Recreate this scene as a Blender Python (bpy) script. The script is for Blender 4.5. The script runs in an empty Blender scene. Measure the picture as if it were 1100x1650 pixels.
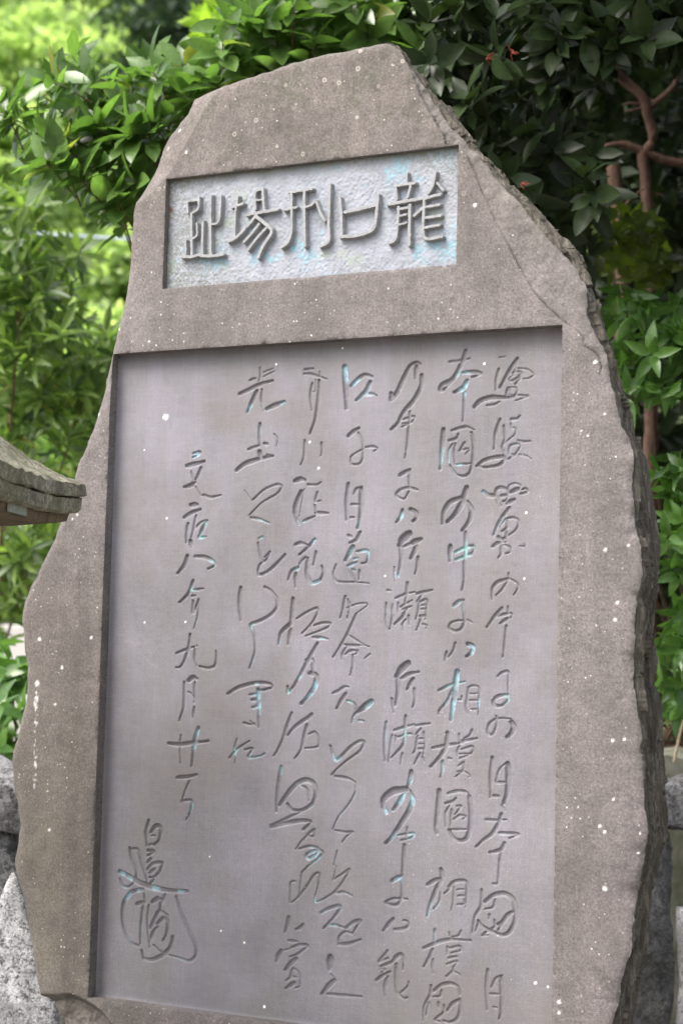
import bpy, math, random
import numpy as np
from mathutils import Vector, Matrix, Euler
scene = bpy.context.scene
COL = scene.collection
# ------------------------------------------------------------------ camera, sky, sun, exposure
CF, CX, CY = 2730.0, 550.0, 825.0
_r = np.array([5509., -79., -2730.]); _r /= np.linalg.norm(_r)
_u = np.array([862., -33925., 2730.]); _u /= np.linalg.norm(_u)
_u -= _r * (_u @ _r); _u /= np.linalg.norm(_u)
_f = np.cross(_u, _r)
CM = np.stack([_r, _f, _u])                      # camera axes (right, down, forward) -> world
CAM = np.array([1.90353031, -3.75919789, 1.60013863])
cam_data = bpy.data.cameras.new('camera')
cam = bpy.data.objects.new('camera', cam_data); COL.objects.link(cam)
rt, dn, fw = CM @ [1, 0, 0], CM @ [0, 1, 0], CM @ [0, 0, 1]
cam.matrix_world = Matrix(((rt[0], -dn[0], -fw[0], CAM[0]), (rt[1], -dn[1], -fw[1], CAM[1]),
                           (rt[2], -dn[2], -fw[2], CAM[2]), (0, 0, 0, 1)))
cam_data.sensor_fit = 'VERTICAL'; cam_data.sensor_height = 36.0; cam_data.sensor_width = 24.0
cam_data.lens = CF / 1650.0 * 36.0
cam_data.clip_end = 500; cam_data.clip_start = 0.05
cam_data.dof.use_dof = True; cam_data.dof.focus_distance = 4.25; cam_data.dof.aperture_fstop = 3.0
scene.camera = cam
SUN_EL, SUN_AZ = math.radians(54), math.radians(214)      # azimuth clockwise from +Y
world = bpy.data.worlds.new('World'); scene.world = world; world.use_nodes = True
wn = world.node_tree.nodes; wl = world.node_tree.links; wn.clear()
sky = wn.new('ShaderNodeTexSky'); sky.sky_type = 'NISHITA'; sky.sun_disc = False
sky.sun_elevation = SUN_EL; sky.sun_rotation = SUN_AZ
sky.air_density = 1.0; sky.dust_density = 6.0; sky.ozone_density = 0.6
bg = wn.new('ShaderNodeBackground'); bg.inputs['Strength'].default_value = 0.15
wo = wn.new('ShaderNodeOutputWorld')
hs = wn.new('ShaderNodeHueSaturation'); hs.inputs['Saturation'].default_value = 0.55; hs.inputs['Value'].default_value = 1.1
wl.new(sky.outputs[0], hs.inputs['Color']); wl.new(hs.outputs[0], bg.inputs[0]); wl.new(bg.outputs[0], wo.inputs[0])
sd = bpy.data.lights.new('sun', 'SUN'); sd.energy = 1.25; sd.angle = math.radians(34); sd.color = (1.0, 0.965, 0.92)
sun = bpy.data.objects.new('sun', sd); COL.objects.link(sun)
sdir = Vector((math.sin(SUN_AZ) * math.cos(SUN_EL), math.cos(SUN_AZ) * math.cos(SUN_EL), math.sin(SUN_EL)))
sun.rotation_euler = (-sdir).to_track_quat('-Z', 'Y').to_euler()
scene.view_settings.view_transform = 'Standard'; scene.view_settings.look = 'None'
scene.view_settings.gamma = 1.0; scene.view_settings.use_curve_mapping = False
scene.view_settings.exposure = 1.40
scene.render.engine = 'CYCLES'

rng = np.random.default_rng(7); random.seed(7)

# ------------------------------------------------------------------ helpers
def on_plane(x, y, Y=0.0):
    """photo direction -> point on the vertical plane y = Y of the stone face"""
    x = np.asarray(x, float); y = np.asarray(y, float)
    d = np.stack([(x - CX) / CF, (y - CY) / CF, np.ones_like(x)], -1) @ CM.T
    t = (Y - CAM[1]) / d[..., 1]
    return CAM + d * t[..., None]
def at(x, y, depth):
    d = CM @ np.array([(x - CX) / CF, (y - CY) / CF, 1.0])
    return CAM + d * depth
def ground_at(x, depth):
    p = at(x, 1044, depth); return np.array([p[0], p[1], 0.0])

def link(o, parent=None):
    COL.objects.link(o)
    if parent is not None: o.parent = parent
    return o
def tag(o, label=None, cat=None, group=None, kind=None):
    if label: o['label'] = label
    if cat: o['category'] = cat
    if group: o['group'] = group
    if kind: o['kind'] = kind
    return o
def empty(name, loc=(0, 0, 0)):
    o = bpy.data.objects.new(name, None); o.location = tuple(loc); o.empty_display_size = 0.1
    return link(o)
def mesh_np(name, V, F, mat=None, parent=None, smooth=True, sharp=None):
    """V (n,3), F (m,4) or (m,3) arrays, world coordinates"""
    V = np.asarray(V, np.float32); F = np.asarray(F, np.int32); k = F.shape[1]
    me = bpy.data.meshes.new(name)
    me.vertices.add(len(V)); me.vertices.foreach_set('co', V.ravel())
    me.loops.add(F.size); me.loops.foreach_set('vertex_index', F.ravel())
    me.polygons.add(len(F)); me.polygons.foreach_set('loop_start', np.arange(0, F.size, k, dtype=np.int32))
    try: me.polygons.foreach_set('loop_total', np.full(len(F), k, np.int32))
    except Exception: pass
    me.polygons.foreach_set('use_smooth', np.full(len(F), smooth, bool))
    me.update(calc_edges=True)
    if sharp: me.set_sharp_from_angle(angle=math.radians(sharp))
    if mat: me.materials.append(mat)
    o = bpy.data.objects.new(name, me); link(o)
    if parent is not None:
        o.parent = parent
        if parent.type == 'EMPTY': o.matrix_parent_inverse = Matrix.Translation(parent.location).inverted()
    return o
def add_attr(o, name, vals):
    a = o.data.attributes.new(name, 'FLOAT', 'POINT'); a.data.foreach_set('value', np.asarray(vals, np.float32).ravel())

# numpy value noise
_tab = np.random.default_rng(3).random((256, 256)).astype(np.float32)
def vnoise(x, y):
    xi = np.floor(x).astype(int); yi = np.floor(y).astype(int)
    fx = x - xi; fy = y - yi; fx = fx * fx * (3 - 2 * fx); fy = fy * fy * (3 - 2 * fy)
    a = _tab[xi & 255, yi & 255]; b = _tab[(xi + 1) & 255, yi & 255]
    c = _tab[xi & 255, (yi + 1) & 255]; d = _tab[(xi + 1) & 255, (yi + 1) & 255]
    return (a * (1 - fx) + b * fx) * (1 - fy) + (c * (1 - fx) + d * fx) * fy - 0.5
def fbm(x, y, f, octv=4, g=0.5):
    s = 0; a = 1.0
    for i in range(octv):
        s = s + a * vnoise(x * f + 17.3 * i, y * f + 9.1 * i); f *= 2.03; a *= g
    return s
def seg_dist(px, py, ax, ay, bx, by):
    dx, dy = bx - ax, by - ay; L = dx * dx + dy * dy + 1e-12
    t = np.clip(((px - ax) * dx + (py - ay) * dy) / L, 0, 1)
    return np.hypot(px - ax - t * dx, py - ay - t * dy), t
def poly_dist(px, py, pts):
    D = np.full(px.shape, 1e9)
    for (a, b) in zip(pts[:-1], pts[1:]):
        d, _ = seg_dist(px, py, a[0], a[1], b[0], b[1]); D = np.minimum(D, d)
    return D
def inside(px, py, poly):
    r = np.zeros(px.shape, bool); n = len(poly)
    for i in range(n):
        x1, y1 = poly[i]; x2, y2 = poly[(i + 1) % n]
        if y1 == y2: continue
        c = ((y1 > py) != (y2 > py)) & (px < (x2 - x1) * (py - y1) / (y2 - y1) + x1)
        r ^= c
    return r
def catmull(pts, step):
    """smooth polyline through pts"""
    P = np.asarray(pts, float)
    if len(P) < 3:
        n = max(2, int(np.linalg.norm(P[-1] - P[0]) / step) + 1)
        return P[0] + (P[-1] - P[0]) * np.linspace(0, 1, n)[:, None]
    Q = np.vstack([2 * P[0] - P[1], P, 2 * P[-1] - P[-2]]); out = []
    for i in range(1, len(Q) - 2):
        n = max(2, int(np.linalg.norm(Q[i + 1] - Q[i]) / step) + 1)
        t = np.linspace(0, 1, n, endpoint=False)[:, None]
        a, b, c, d = Q[i - 1], Q[i], Q[i + 1], Q[i + 2]
        s = 0.42
        m1 = s * (c - a); m2 = s * (d - b)
        l = np.linalg.norm(c - b)
        for m in (m1, m2):
            k = np.linalg.norm(m)
            if k > l: m *= l / k
        out.append((2 * t**3 - 3 * t**2 + 1) * b + (t**3 - 2 * t**2 + t) * m1 + (-2 * t**3 + 3 * t**2) * c + (t**3 - t**2) * m2)
    out.append(P[-1:]); return np.vstack(out)

def tube(pts, radii, n=8, wob=0.0):
    P = np.asarray(pts, float); R = np.asarray(radii, float)
    T = np.gradient(P, axis=0); T /= np.linalg.norm(T, axis=1)[:, None] + 1e-9
    up = np.array([0.3, 0.2, 1.0]); V = []
    for i in range(len(P)):
        s = np.cross(T[i], up)
        if np.linalg.norm(s) < 0.15: s = np.cross(T[i], [1, 0, 0])
        s /= np.linalg.norm(s); q = np.cross(s, T[i])
        a = np.arange(n) / n * 2 * math.pi
        r = R[i] * (1 + wob * (rng.random(n) - 0.5))
        V.append(P[i] + (np.cos(a) * r)[:, None] * s + (np.sin(a) * r)[:, None] * q)
    V = np.vstack(V); F = []
    for i in range(len(P) - 1):
        for j in range(n):
            k = (j + 1) % n; F.append((i * n + j, i * n + k, (i + 1) * n + k, (i + 1) * n + j))
    return V, np.array(F)
class Acc:
    def __init__(s): s.V = []; s.F = []; s.n = 0
    def add(s, V, F): s.V.append(V); s.F.append(np.asarray(F) + s.n); s.n += len(V)
    def get(s): return np.vstack(s.V), np.vstack(s.F)
def bevel_box(cx, cy, cz, sx, sy, sz, b=0.01, rough=0.0, ang=0.0, cell=0.03):
    """rough-hewn block: rounded box on an even grid, faces displaced by noise; returns V, F in world coordinates"""
    S = (sx, sy, sz); D = [int(np.clip(round(q / cell), 2, 60)) for q in S]; V = []; F = []; idx = {}
    def key(p):
        if p not in idx: idx[p] = len(V); V.append([p[a] / D[a] * 2 - 1 for a in range(3)])
        return idx[p]
    for ax in range(3):
        u, v = [(1, 2), (2, 0), (0, 1)][ax]
        for e in (0, D[ax]):
            for i in range(D[u]):
                for j in range(D[v]):
                    q = []
                    for (a, c) in ((i, j), (i + 1, j), (i + 1, j + 1), (i, j + 1)):
                        p = [0, 0, 0]; p[ax] = e; p[u] = a; p[v] = c; q.append(key(tuple(p)))
                    F.append(q if e else q[::-1])
    V = np.array(V, float); H = np.array(S) / 2
    W = V * H
    inner = np.clip(W, -(H - b), H - b); d = W - inner; L = np.linalg.norm(d, axis=1)[:, None] + 1e-9
    W = np.where(L > b, inner + d / L * b, W)
    o = cx * 7.3 + cz
    nz = np.stack([fbm(W[:, 1] + W[:, 0] * .3 + o, W[:, 2] + o, 9, 4, 0.6), fbm(W[:, 0] + o, W[:, 2] + W[:, 1] * .3 + o, 9, 4, 0.6), fbm(W[:, 0] + o, W[:, 1] - o, 9, 4, 0.6)], 1)
    W += rough * 2.2 * nz
    c, s = math.cos(ang), math.sin(ang)
    X = W[:, 0] * c - W[:, 1] * s + cx; Y = W[:, 0] * s + W[:, 1] * c + cy
    return np.stack([X, Y, W[:, 2] + cz], 1), np.array(F)

# ------------------------------------------------------------------ materials
class NT:
    def __init__(s, name):
        s.m = bpy.data.materials.new(name); s.m.use_nodes = True; s.t = s.m.node_tree; s.t.nodes.clear()
        s.out = s.n('ShaderNodeOutputMaterial')
    def n(s, k, **kw):
        o = s.t.nodes.new(k)
        for a, b in kw.items(): setattr(o, a, b)
        return o
    def l(s, a, b): s.t.links.new(a, b)
    def noise(s, scale, detail=4, rough=0.55, vec=None, dist=0.0):
        o = s.n('ShaderNodeTexNoise'); o.inputs['Scale'].default_value = scale; o.inputs['Detail'].default_value = detail
        o.inputs['Roughness'].default_value = rough; o.inputs['Distortion'].default_value = dist
        s.l(vec if vec is not None else s.pos(), o.inputs['Vector']); return o.outputs[0]
    def voro(s, scale, vec=None, rnd=1.0, out='Distance'):
        o = s.n('ShaderNodeTexVoronoi'); o.inputs['Scale'].default_value = scale; o.inputs['Randomness'].default_value = rnd
        s.l(vec if vec is not None else s.pos(), o.inputs['Vector']); return o.outputs[out]
    def pos(s):
        if not hasattr(s, '_p'): s._p = s.n('ShaderNodeNewGeometry').outputs['Position']
        return s._p
    def ramp(s, fac, stops):
        o = s.n('ShaderNodeValToRGB'); e = o.color_ramp.elements
        while len(e) < len(stops): e.new(0.5)
        for i, (p, c) in enumerate(stops):
            e[i].position = p; e[i].color = (c, c, c, 1) if isinstance(c, (int, float)) else tuple(c) + (1,)
        s.l(fac, o.inputs[0]); return o.outputs[0]
    def mix(s, fac, a, b, mode='MIX'):
        o = s.n('ShaderNodeMix', data_type='RGBA', blend_type=mode)
        for inp, v in ((o.inputs[0], fac), (o.inputs[6], a), (o.inputs[7], b)):
            if isinstance(v, (int, float)): inp.default_value = v
            elif isinstance(v, tuple): inp.default_value = v + (1,)
            else: s.l(v, inp)
        return o.outputs[2]
    def math(s, op, a, b=0.0, clamp=False):
        o = s.n('ShaderNodeMath', operation=op, use_clamp=clamp)
        for inp, v in ((o.inputs[0], a), (o.inputs[1], b)):
            if isinstance(v, (int, float)): inp.default_value = v
            else: s.l(v, inp)
        return o.outputs[0]
    def attr(s, name):
        o = s.n('ShaderNodeAttribute', attribute_name=name); return o.outputs['Fac']
    def mapped(s, scale):
        o = s.n('ShaderNodeMapping'); s.l(s.pos(), o.inputs[0]); o.inputs['Scale'].default_value = scale; return o.outputs[0]
    def bump(s, h, dist, strength=1.0, prev=None):
        o = s.n('ShaderNodeBump'); o.inputs['Distance'].default_value = dist; o.inputs['Strength'].default_value = strength
        s.l(h, o.inputs['Height'])
        if prev is not None: s.l(prev, o.inputs['Normal'])
        return o.outputs[0]
    def bsdf(s, color, rough=0.8, normal=None, spec=0.4):
        b = s.n('ShaderNodeBsdfPrincipled')
        for nm, v in (('Base Color', color), ('Roughness', rough)):
            if isinstance(v, (int, float)): b.inputs[nm].default_value = v
            elif isinstance(v, tuple): b.inputs[nm].default_value = v + (1,)
            else: s.l(v, b.inputs[nm])
        b.inputs['Specular IOR Level'].default_value = spec
        if normal is not None: s.l(normal, b.inputs['Normal'])
        s.l(b.outputs[0], s.out.inputs[0]); return b

def stone_frame_mat():
    N = NT('weathered_andesite')
    big = N.noise(1.6, 5, 0.6); med = N.noise(9, 5, 0.65); grain = N.noise(420, 3, 0.7); g2 = N.noise(150, 4, 0.7)
    c = N.ramp(big, [(0.3, (0.120, 0.107, 0.103)), (0.55, (0.144, 0.129, 0.126)), (0.75, (0.159, 0.144, 0.137))])
    sep = N.n('ShaderNodeSeparateXYZ'); N.l(N.pos(), sep.inputs[0]); X, Z = sep.outputs[0], sep.outputs[2]
    # brown iron tint low on the left, purple tint on the right border, lichen mottling on the crown
    lowz = N.math('MULTIPLY_ADD', Z, -1.1); N.t.nodes[-1].inputs[2].default_value = 2.1
    lowz = N.math('MULTIPLY', lowz, 1.0, True)
    leftx = N.math('MULTIPLY_ADD', X, -3.0); N.t.nodes[-1].inputs[2].default_value = -1.2
    leftx = N.math('MULTIPLY', leftx, 1.0, True)
    c = N.mix(N.math('MULTIPLY', N.math('MULTIPLY', lowz, leftx), 0.75), c, (0.112, 0.100, 0.079))
    rightx = N.math('MULTIPLY_ADD', X, 5.0); N.t.nodes[-1].inputs[2].default_value = -2.9
    rightx = N.math('MULTIPLY', rightx, 1.0, True)
    c = N.mix(N.math('MULTIPLY', N.math('MULTIPLY', rightx, lowz), 0.7), c, (0.114, 0.100, 0.102))
    topz = N.math('MULTIPLY_ADD', Z, 2.2); N.t.nodes[-1].inputs[2].default_value = -5.6
    topz = N.math('MULTIPLY', topz, 1.0, True)
    mot = N.ramp(N.noise(38, 6, 0.75), [(0.47, 0.0), (0.56, 1.0)])
    c = N.mix(N.math('MULTIPLY', N.math('MULTIPLY', topz, mot), 0.42), c, (0.068, 0.063, 0.051))
    c = N.mix(N.math('MULTIPLY', topz, 0.3), c, (0.149, 0.125, 0.103))
    c = N.mix(N.ramp(med, [(0.40, 0.0), (0.7, 0.5)]), c, (0.107, 0.098, 0.093))
    c = N.mix(0.5, c, N.ramp(grain, [(0.3, 0.22), (0.5, 0.5), (0.7, 0.80)]), 'OVERLAY')
    c = N.mix(0.8, c, N.ramp(N.noise(4.2, 6, 0.68), [(0.34, 0.36), (0.5, 0.5), (0.66, 0.60)]), 'OVERLAY')
    moss = N.math('MULTIPLY', topz, N.ramp(N.noise(11, 6, 0.75), [(0.50, 0.0), (0.60, 0.6)]))
    c = N.mix(moss, c, (0.085, 0.085, 0.066))
    c = N.mix(0.55, c, N.ramp(N.noise(26, 6, 0.72), [(0.32, 0.36), (0.5, 0.5), (0.68, 0.63)]), 'OVERLAY')
    c = N.mix(0.6, c, N.ramp(N.noise(1.0, 6, 0.7, N.mapped((9, 9, 1.1))), [(0.36, 0.38), (0.5, 0.5), (0.66, 0.60)]), 'OVERLAY')
    c = N.mix(0.65, c, N.ramp(g2, [(0.30, 0.22), (0.5, 0.5), (0.70, 0.80)]), 'OVERLAY')
    # rough pale chipped stone where the attribute says so
    c = N.mix(N.math('MULTIPLY', N.attr('chip'), 0.6), c, N.ramp(N.noise(170, 5, 0.8), [(0.32, (0.056, 0.053, 0.046)), (0.5, (0.131, 0.121, 0.108)), (0.70, (0.225, 0.209, 0.190))]))
    # small white lichen dots and rings
    d1 = N.math('ADD', N.voro(95), N.math('MULTIPLY', N.noise(300, 2), 0.12)); k1 = N.ramp(N.voro(95, out='Color'), [(0.68, 0.0), (0.98, 1.0)])
    s1 = N.math('MULTIPLY', N.math('GREATER_THAN', N.math('MULTIPLY', k1, 0.34), d1), N.ramp(N.noise(6, 3), [(0.42, 0.3), (0.6, 1.0)]))
    c = N.mix(N.math('MULTIPLY', s1, 0.75), c, (0.55, 0.53, 0.50))
    d2 = N.voro(34); k2 = N.ramp(N.voro(34, out='Color'), [(0.80, 0.0), (0.82, 1.0)])
    ring = N.math('MULTIPLY', N.ramp(d2, [(0.10, 0.25), (0.15, 1.0), (0.19, 1.0), (0.23, 0.0)]), k2)
    c = N.mix(N.math('MULTIPLY', N.math('MULTIPLY', ring, topz), 0.55), c, (0.50, 0.47, 0.40))
    c = N.mix(N.attr('white'), c, (0.72, 0.71, 0.70))
    c = N.mix(N.attr('crack'), c, (0.05, 0.045, 0.04))
    nb = N.bump(N.noise(260, 4, 0.75), 0.0016, 0.7); nb = N.bump(N.noise(45, 4, 0.6), 0.002, 0.5, nb)
    N.bsdf(c, 0.88, nb, 0.3); return N.m

def stone_panel_mat(name, glyph=False):
    N = NT(name)
    big = N.noise(2.2, 5, 0.6); grain = N.noise(480, 3, 0.7)
    c = N.ramp(big, [(0.30, (0.147, 0.140, 0.154)), (0.5, (0.172, 0.165, 0.186)), (0.72, (0.191, 0.182, 0.210))])
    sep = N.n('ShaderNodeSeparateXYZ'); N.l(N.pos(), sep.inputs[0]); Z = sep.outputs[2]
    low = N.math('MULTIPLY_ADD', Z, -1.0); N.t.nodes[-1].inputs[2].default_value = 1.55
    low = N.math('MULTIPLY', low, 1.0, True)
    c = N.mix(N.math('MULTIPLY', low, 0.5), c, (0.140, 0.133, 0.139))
    streak = N.noise(1.0, 6, 0.7, N.mapped((16, 16, 1.4)))
    c = N.mix(0.7, c, N.ramp(N.noise(4.5, 6, 0.7), [(0.34, 0.40), (0.5, 0.5), (0.66, 0.59)]), 'OVERLAY')
    c = N.mix(N.ramp(streak, [(0.44, 0.0), (0.66, 0.65)]), c, (0.163, 0.156, 0.157))
    patch = N.noise(3.3, 5, 0.6)
    c = N.mix(N.ramp(patch, [(0.50, 0.0), (0.66, 0.75)]), c, (0.143, 0.133, 0.129))
    c = N.mix(0.6, c, N.ramp(grain, [(0.3, 0.3), (0.5, 0.5), (0.7, 0.72)]), 'OVERLAY')
    X_ = sep.outputs[0]; re_ = N.math('MULTIPLY_ADD', X_, 9.0); N.t.nodes[-1].inputs[2].default_value = -4.5
    re_ = N.math('MULTIPLY', re_, N.ramp(N.noise(8, 4), [(0.3, 0.2), (0.7, 1.0)]), True)
    c = N.mix(N.math('MULTIPLY', re_, 0.5), c, (0.155, 0.142, 0.125))
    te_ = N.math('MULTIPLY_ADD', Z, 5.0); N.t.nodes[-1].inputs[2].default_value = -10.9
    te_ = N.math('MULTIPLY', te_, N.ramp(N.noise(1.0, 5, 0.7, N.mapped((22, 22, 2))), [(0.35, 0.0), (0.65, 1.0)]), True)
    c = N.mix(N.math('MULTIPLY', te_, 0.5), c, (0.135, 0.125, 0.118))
    hat = N.noise(1.0, 3, 0.7, N.mapped((300, 300, 18))); hat2 = N.noise(1.0, 3, 0.7, N.mapped((18, 18, 300)))
    c = N.mix(0.10, c, N.ramp(hat, [(0.35, 0.25), (0.65, 0.75)]), 'OVERLAY')
    c = N.mix(0.07, c, N.ramp(hat2, [(0.35, 0.25), (0.65, 0.75)]), 'OVERLAY')
    dens = N.ramp(N.noise(6, 5, 0.75), [(0.42, 0.15), (0.56, 1.0)])
    d1 = N.math('ADD', N.voro(150), N.math('MULTIPLY', N.noise(380, 2), 0.14)); k1 = N.ramp(N.voro(150, out='Color'), [(0.62, 0.0), (0.98, 1.0)])
    s1 = N.math('MULTIPLY', N.math('GREATER_THAN', N.math('MULTIPLY', k1, 0.34), d1), dens)
    c = N.mix(N.math('MULTIPLY', s1, 0.75), c, (0.60, 0.60, 0.60))
    c = N.mix(N.attr('white'), c, (0.85, 0.85, 0.85))
    if glyph:
        pat = N.math('ADD', N.math('MULTIPLY', N.attr('cyan'), 1.0), N.ramp(N.noise(9, 3, 0.6), [(0.60, 0.0), (0.72, 0.5)]), True)
        pat = N.math('MULTIPLY', N.math('MULTIPLY', pat, N.attr('deep')), N.ramp(N.noise(110, 5, 0.75), [(0.36, 0.15), (0.52, 1.0)]))
        c = N.mix(N.math('MULTIPLY', pat, 0.85), c, N.ramp(N.noise(14, 2), [(0.4, (0.27, 0.45, 0.53)), (0.6, (0.24, 0.45, 0.44))]))
        c = N.mix(N.math('MULTIPLY', N.attr('grime_and_edge_tone'), 0.22), c, (0.10, 0.095, 0.095))
    nb = N.bump(N.noise(300, 3, 0.7), 0.0006, 0.6); nb = N.bump(N.noise(30, 4, 0.6), 0.0012, 0.4, nb)
    N.bsdf(c, 0.8, nb, 0.35); return N.m

def title_mat(name, letter=False):
    N = NT(name)
    if letter:
        c = N.ramp(N.noise(60, 4, 0.7), [(0.3, (0.197, 0.202, 0.202)), (0.7, (0.290, 0.295, 0.306))])
        c = N.mix(0.5, c, N.ramp(N.noise(350, 3, 0.7), [(0.3, 0.3), (0.7, 0.7)]), 'OVERLAY')
        N.bsdf(c, 0.85, N.bump(N.noise(250, 3), 0.001, 0.6), 0.3); return N.m
    c = N.ramp(N.noise(7, 6, 0.7), [(0.3, (0.199, 0.217, 0.243)), (0.52, (0.267, 0.282, 0.321)), (0.7, (0.310, 0.324, 0.366))])
    c = N.mix(N.math('MULTIPLY', N.ramp(N.noise(5.5, 6, 0.75), [(0.55, 0.0), (0.60, 1.0)]), N.ramp(N.noise(60, 5, 0.75), [(0.40, 0.05), (0.56, 0.62)])), c, (0.16, 0.38, 0.47))
    c = N.mix(N.math('MULTIPLY', N.ramp(N.noise(7.5, 5, 0.7, N.mapped((1, 2, 1.3))), [(0.58, 0.0), (0.66, 1.0)]), 0.5), c, (0.25, 0.31, 0.22))
    sp = N.ramp(N.noise(110, 5, 0.85), [(0.465, 0.0), (0.515, 1.0)])
    c = N.mix(N.math('MULTIPLY', N.math('MULTIPLY', sp, N.attr('mottle')), 0.85), c, (0.15, 0.16, 0.145))
    c = N.mix(N.math('MULTIPLY', N.attr('grime_and_edge_tone'), 0.8), c, (0.17, 0.19, 0.14))
    d = N.voro(60); k = N.ramp(N.voro(60, out='Color'), [(0.84, 0.0), (0.86, 1.0)])
    c = N.mix(N.math('MULTIPLY', N.math('MULTIPLY', N.ramp(d, [(0.12, 1.0), (0.2, 0.0)]), k), 0.7), c, (0.16, 0.17, 0.17))
    c = N.mix(N.attr('rust'), c, (0.16, 0.06, 0.025))
    nb = N.bump(N.noise(150, 4, 0.7), 0.0012, 0.5)
    N.bsdf(c, 0.85, nb, 0.3); return N.m

def flank_mat():
    N = NT('broken_stone')
    st = N.noise(1.0, 6, 0.7, N.mapped((60, 60, 9)), 0.6)
    c = N.ramp(st, [(0.32, (0.042, 0.038, 0.032)), (0.5, (0.085, 0.075, 0.061)), (0.70, (0.212, 0.195, 0.158))])
    c = N.mix(N.ramp(N.noise(14, 5, 0.7), [(0.5, 0.0), (0.7, 0.6)]), c, (0.069, 0.068, 0.044))
    c = N.mix(0.8, c, N.ramp(N.noise(260, 4, 0.8), [(0.3, 0.25), (0.7, 0.75)]), 'OVERLAY')
    nb = N.bump(N.noise(1.0, 6, 0.75, N.mapped((90, 90, 14)), 0.5), 0.012, 0.8); nb = N.bump(N.noise(220, 4, 0.7), 0.002, 0.6, nb)
    N.bsdf(c, 0.9, nb, 0.3); return N.m

def granite_mat(name, dark, light, scale=160, moss=0.0, mosscol=(0.10, 0.12, 0.04)):
    N = NT(name)
    v = N.math('ADD', N.math('MULTIPLY', N.noise(scale, 5, 0.85), 0.55), N.math('MULTIPLY', N.noise(scale * 0.3, 5, 0.8), 0.45))
    c = N.ramp(v, [(0.42, dark), (0.49, tuple((a + b) / 2 for a, b in zip(dark, light))), (0.545, light)])
    c = N.mix(N.ramp(N.noise(9, 5, 0.75), [(0.50, 0.0), (0.60, 0.65)]), c, tuple(x * 0.22 for x in light))
    c = N.mix(N.ramp(N.voro(scale * 0.7), [(0.05, 0.6), (0.2, 0.0)]), c, tuple(x * 0.3 for x in dark))
    if moss: c = N.mix(N.ramp(N.noise(6, 6, 0.8), [(0.40, 0.0), (0.62, moss)]), c, mosscol)
    nb = N.bump(N.noise(scale * 0.8, 4, 0.8), 0.004, 0.8); nb = N.bump(N.noise(18, 5, 0.7), 0.012, 0.6, nb)
    N.bsdf(c, 0.88, nb, 0.3); return N.m

def leaf_mat(name, dark, light, rough=0.35, trans=0.35, spec=0.5, yellow=None, nscale=3.0):
    N = NT(name)
    g = N.n('ShaderNodeNewGeometry'); oi = N.n('ShaderNodeObjectInfo')
    r = N.math('FRACT', N.math('ADD', g.outputs['Random Per Island'], oi.outputs['Random']))
    r2 = N.math('ADD', N.math('MULTIPLY', r, 0.6), N.math('MULTIPLY', N.noise(nscale, 3), 0.5))
    c = N.ramp(r2, [(0.2, dark), (0.75, light)])
    if yellow: c = N.mix(N.ramp(r, [(0.965, 0.0), (0.98, 0.6)]), c, yellow)
    c = N.mix(0.4, c, N.ramp(N.noise(60, 3, 0.6), [(0.3, 0.3), (0.7, 0.7)]), 'OVERLAY')
    nb = N.bump(N.noise(120, 3), 0.001, 0.4)
    b = N.bsdf(c, rough, nb, spec)
    t = N.n('ShaderNodeBsdfTranslucent'); tc = N.mix(1.0, c, (1.0, 1.12, 0.55), 'MULTIPLY')
    tc2 = N.mix(1.0, tc, (1.5, 1.5, 1.5), 'MULTIPLY'); N.l(tc2, t.inputs[0])
    ms = N.n('ShaderNodeMixShader'); ms.inputs[0].default_value = trans
    N.l(b.outputs[0], ms.inputs[1]); N.l(t.outputs[0], ms.inputs[2]); N.l(ms.outputs[0], N.out.inputs[0])
    return N.m

def simple_mat(name, a, b, scale, rough=0.9, bump=0.004, detail=5, stretch=None):
    N = NT(name); vec = N.mapped(stretch) if stretch else None
    c = N.ramp(N.noise(scale, detail, 0.7, vec), [(0.32, a), (0.68, b)])
    N.bsdf(c, rough, N.bump(N.noise(scale * 3, 4, 0.7, vec), bump, 0.8), 0.3); return N.m
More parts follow.
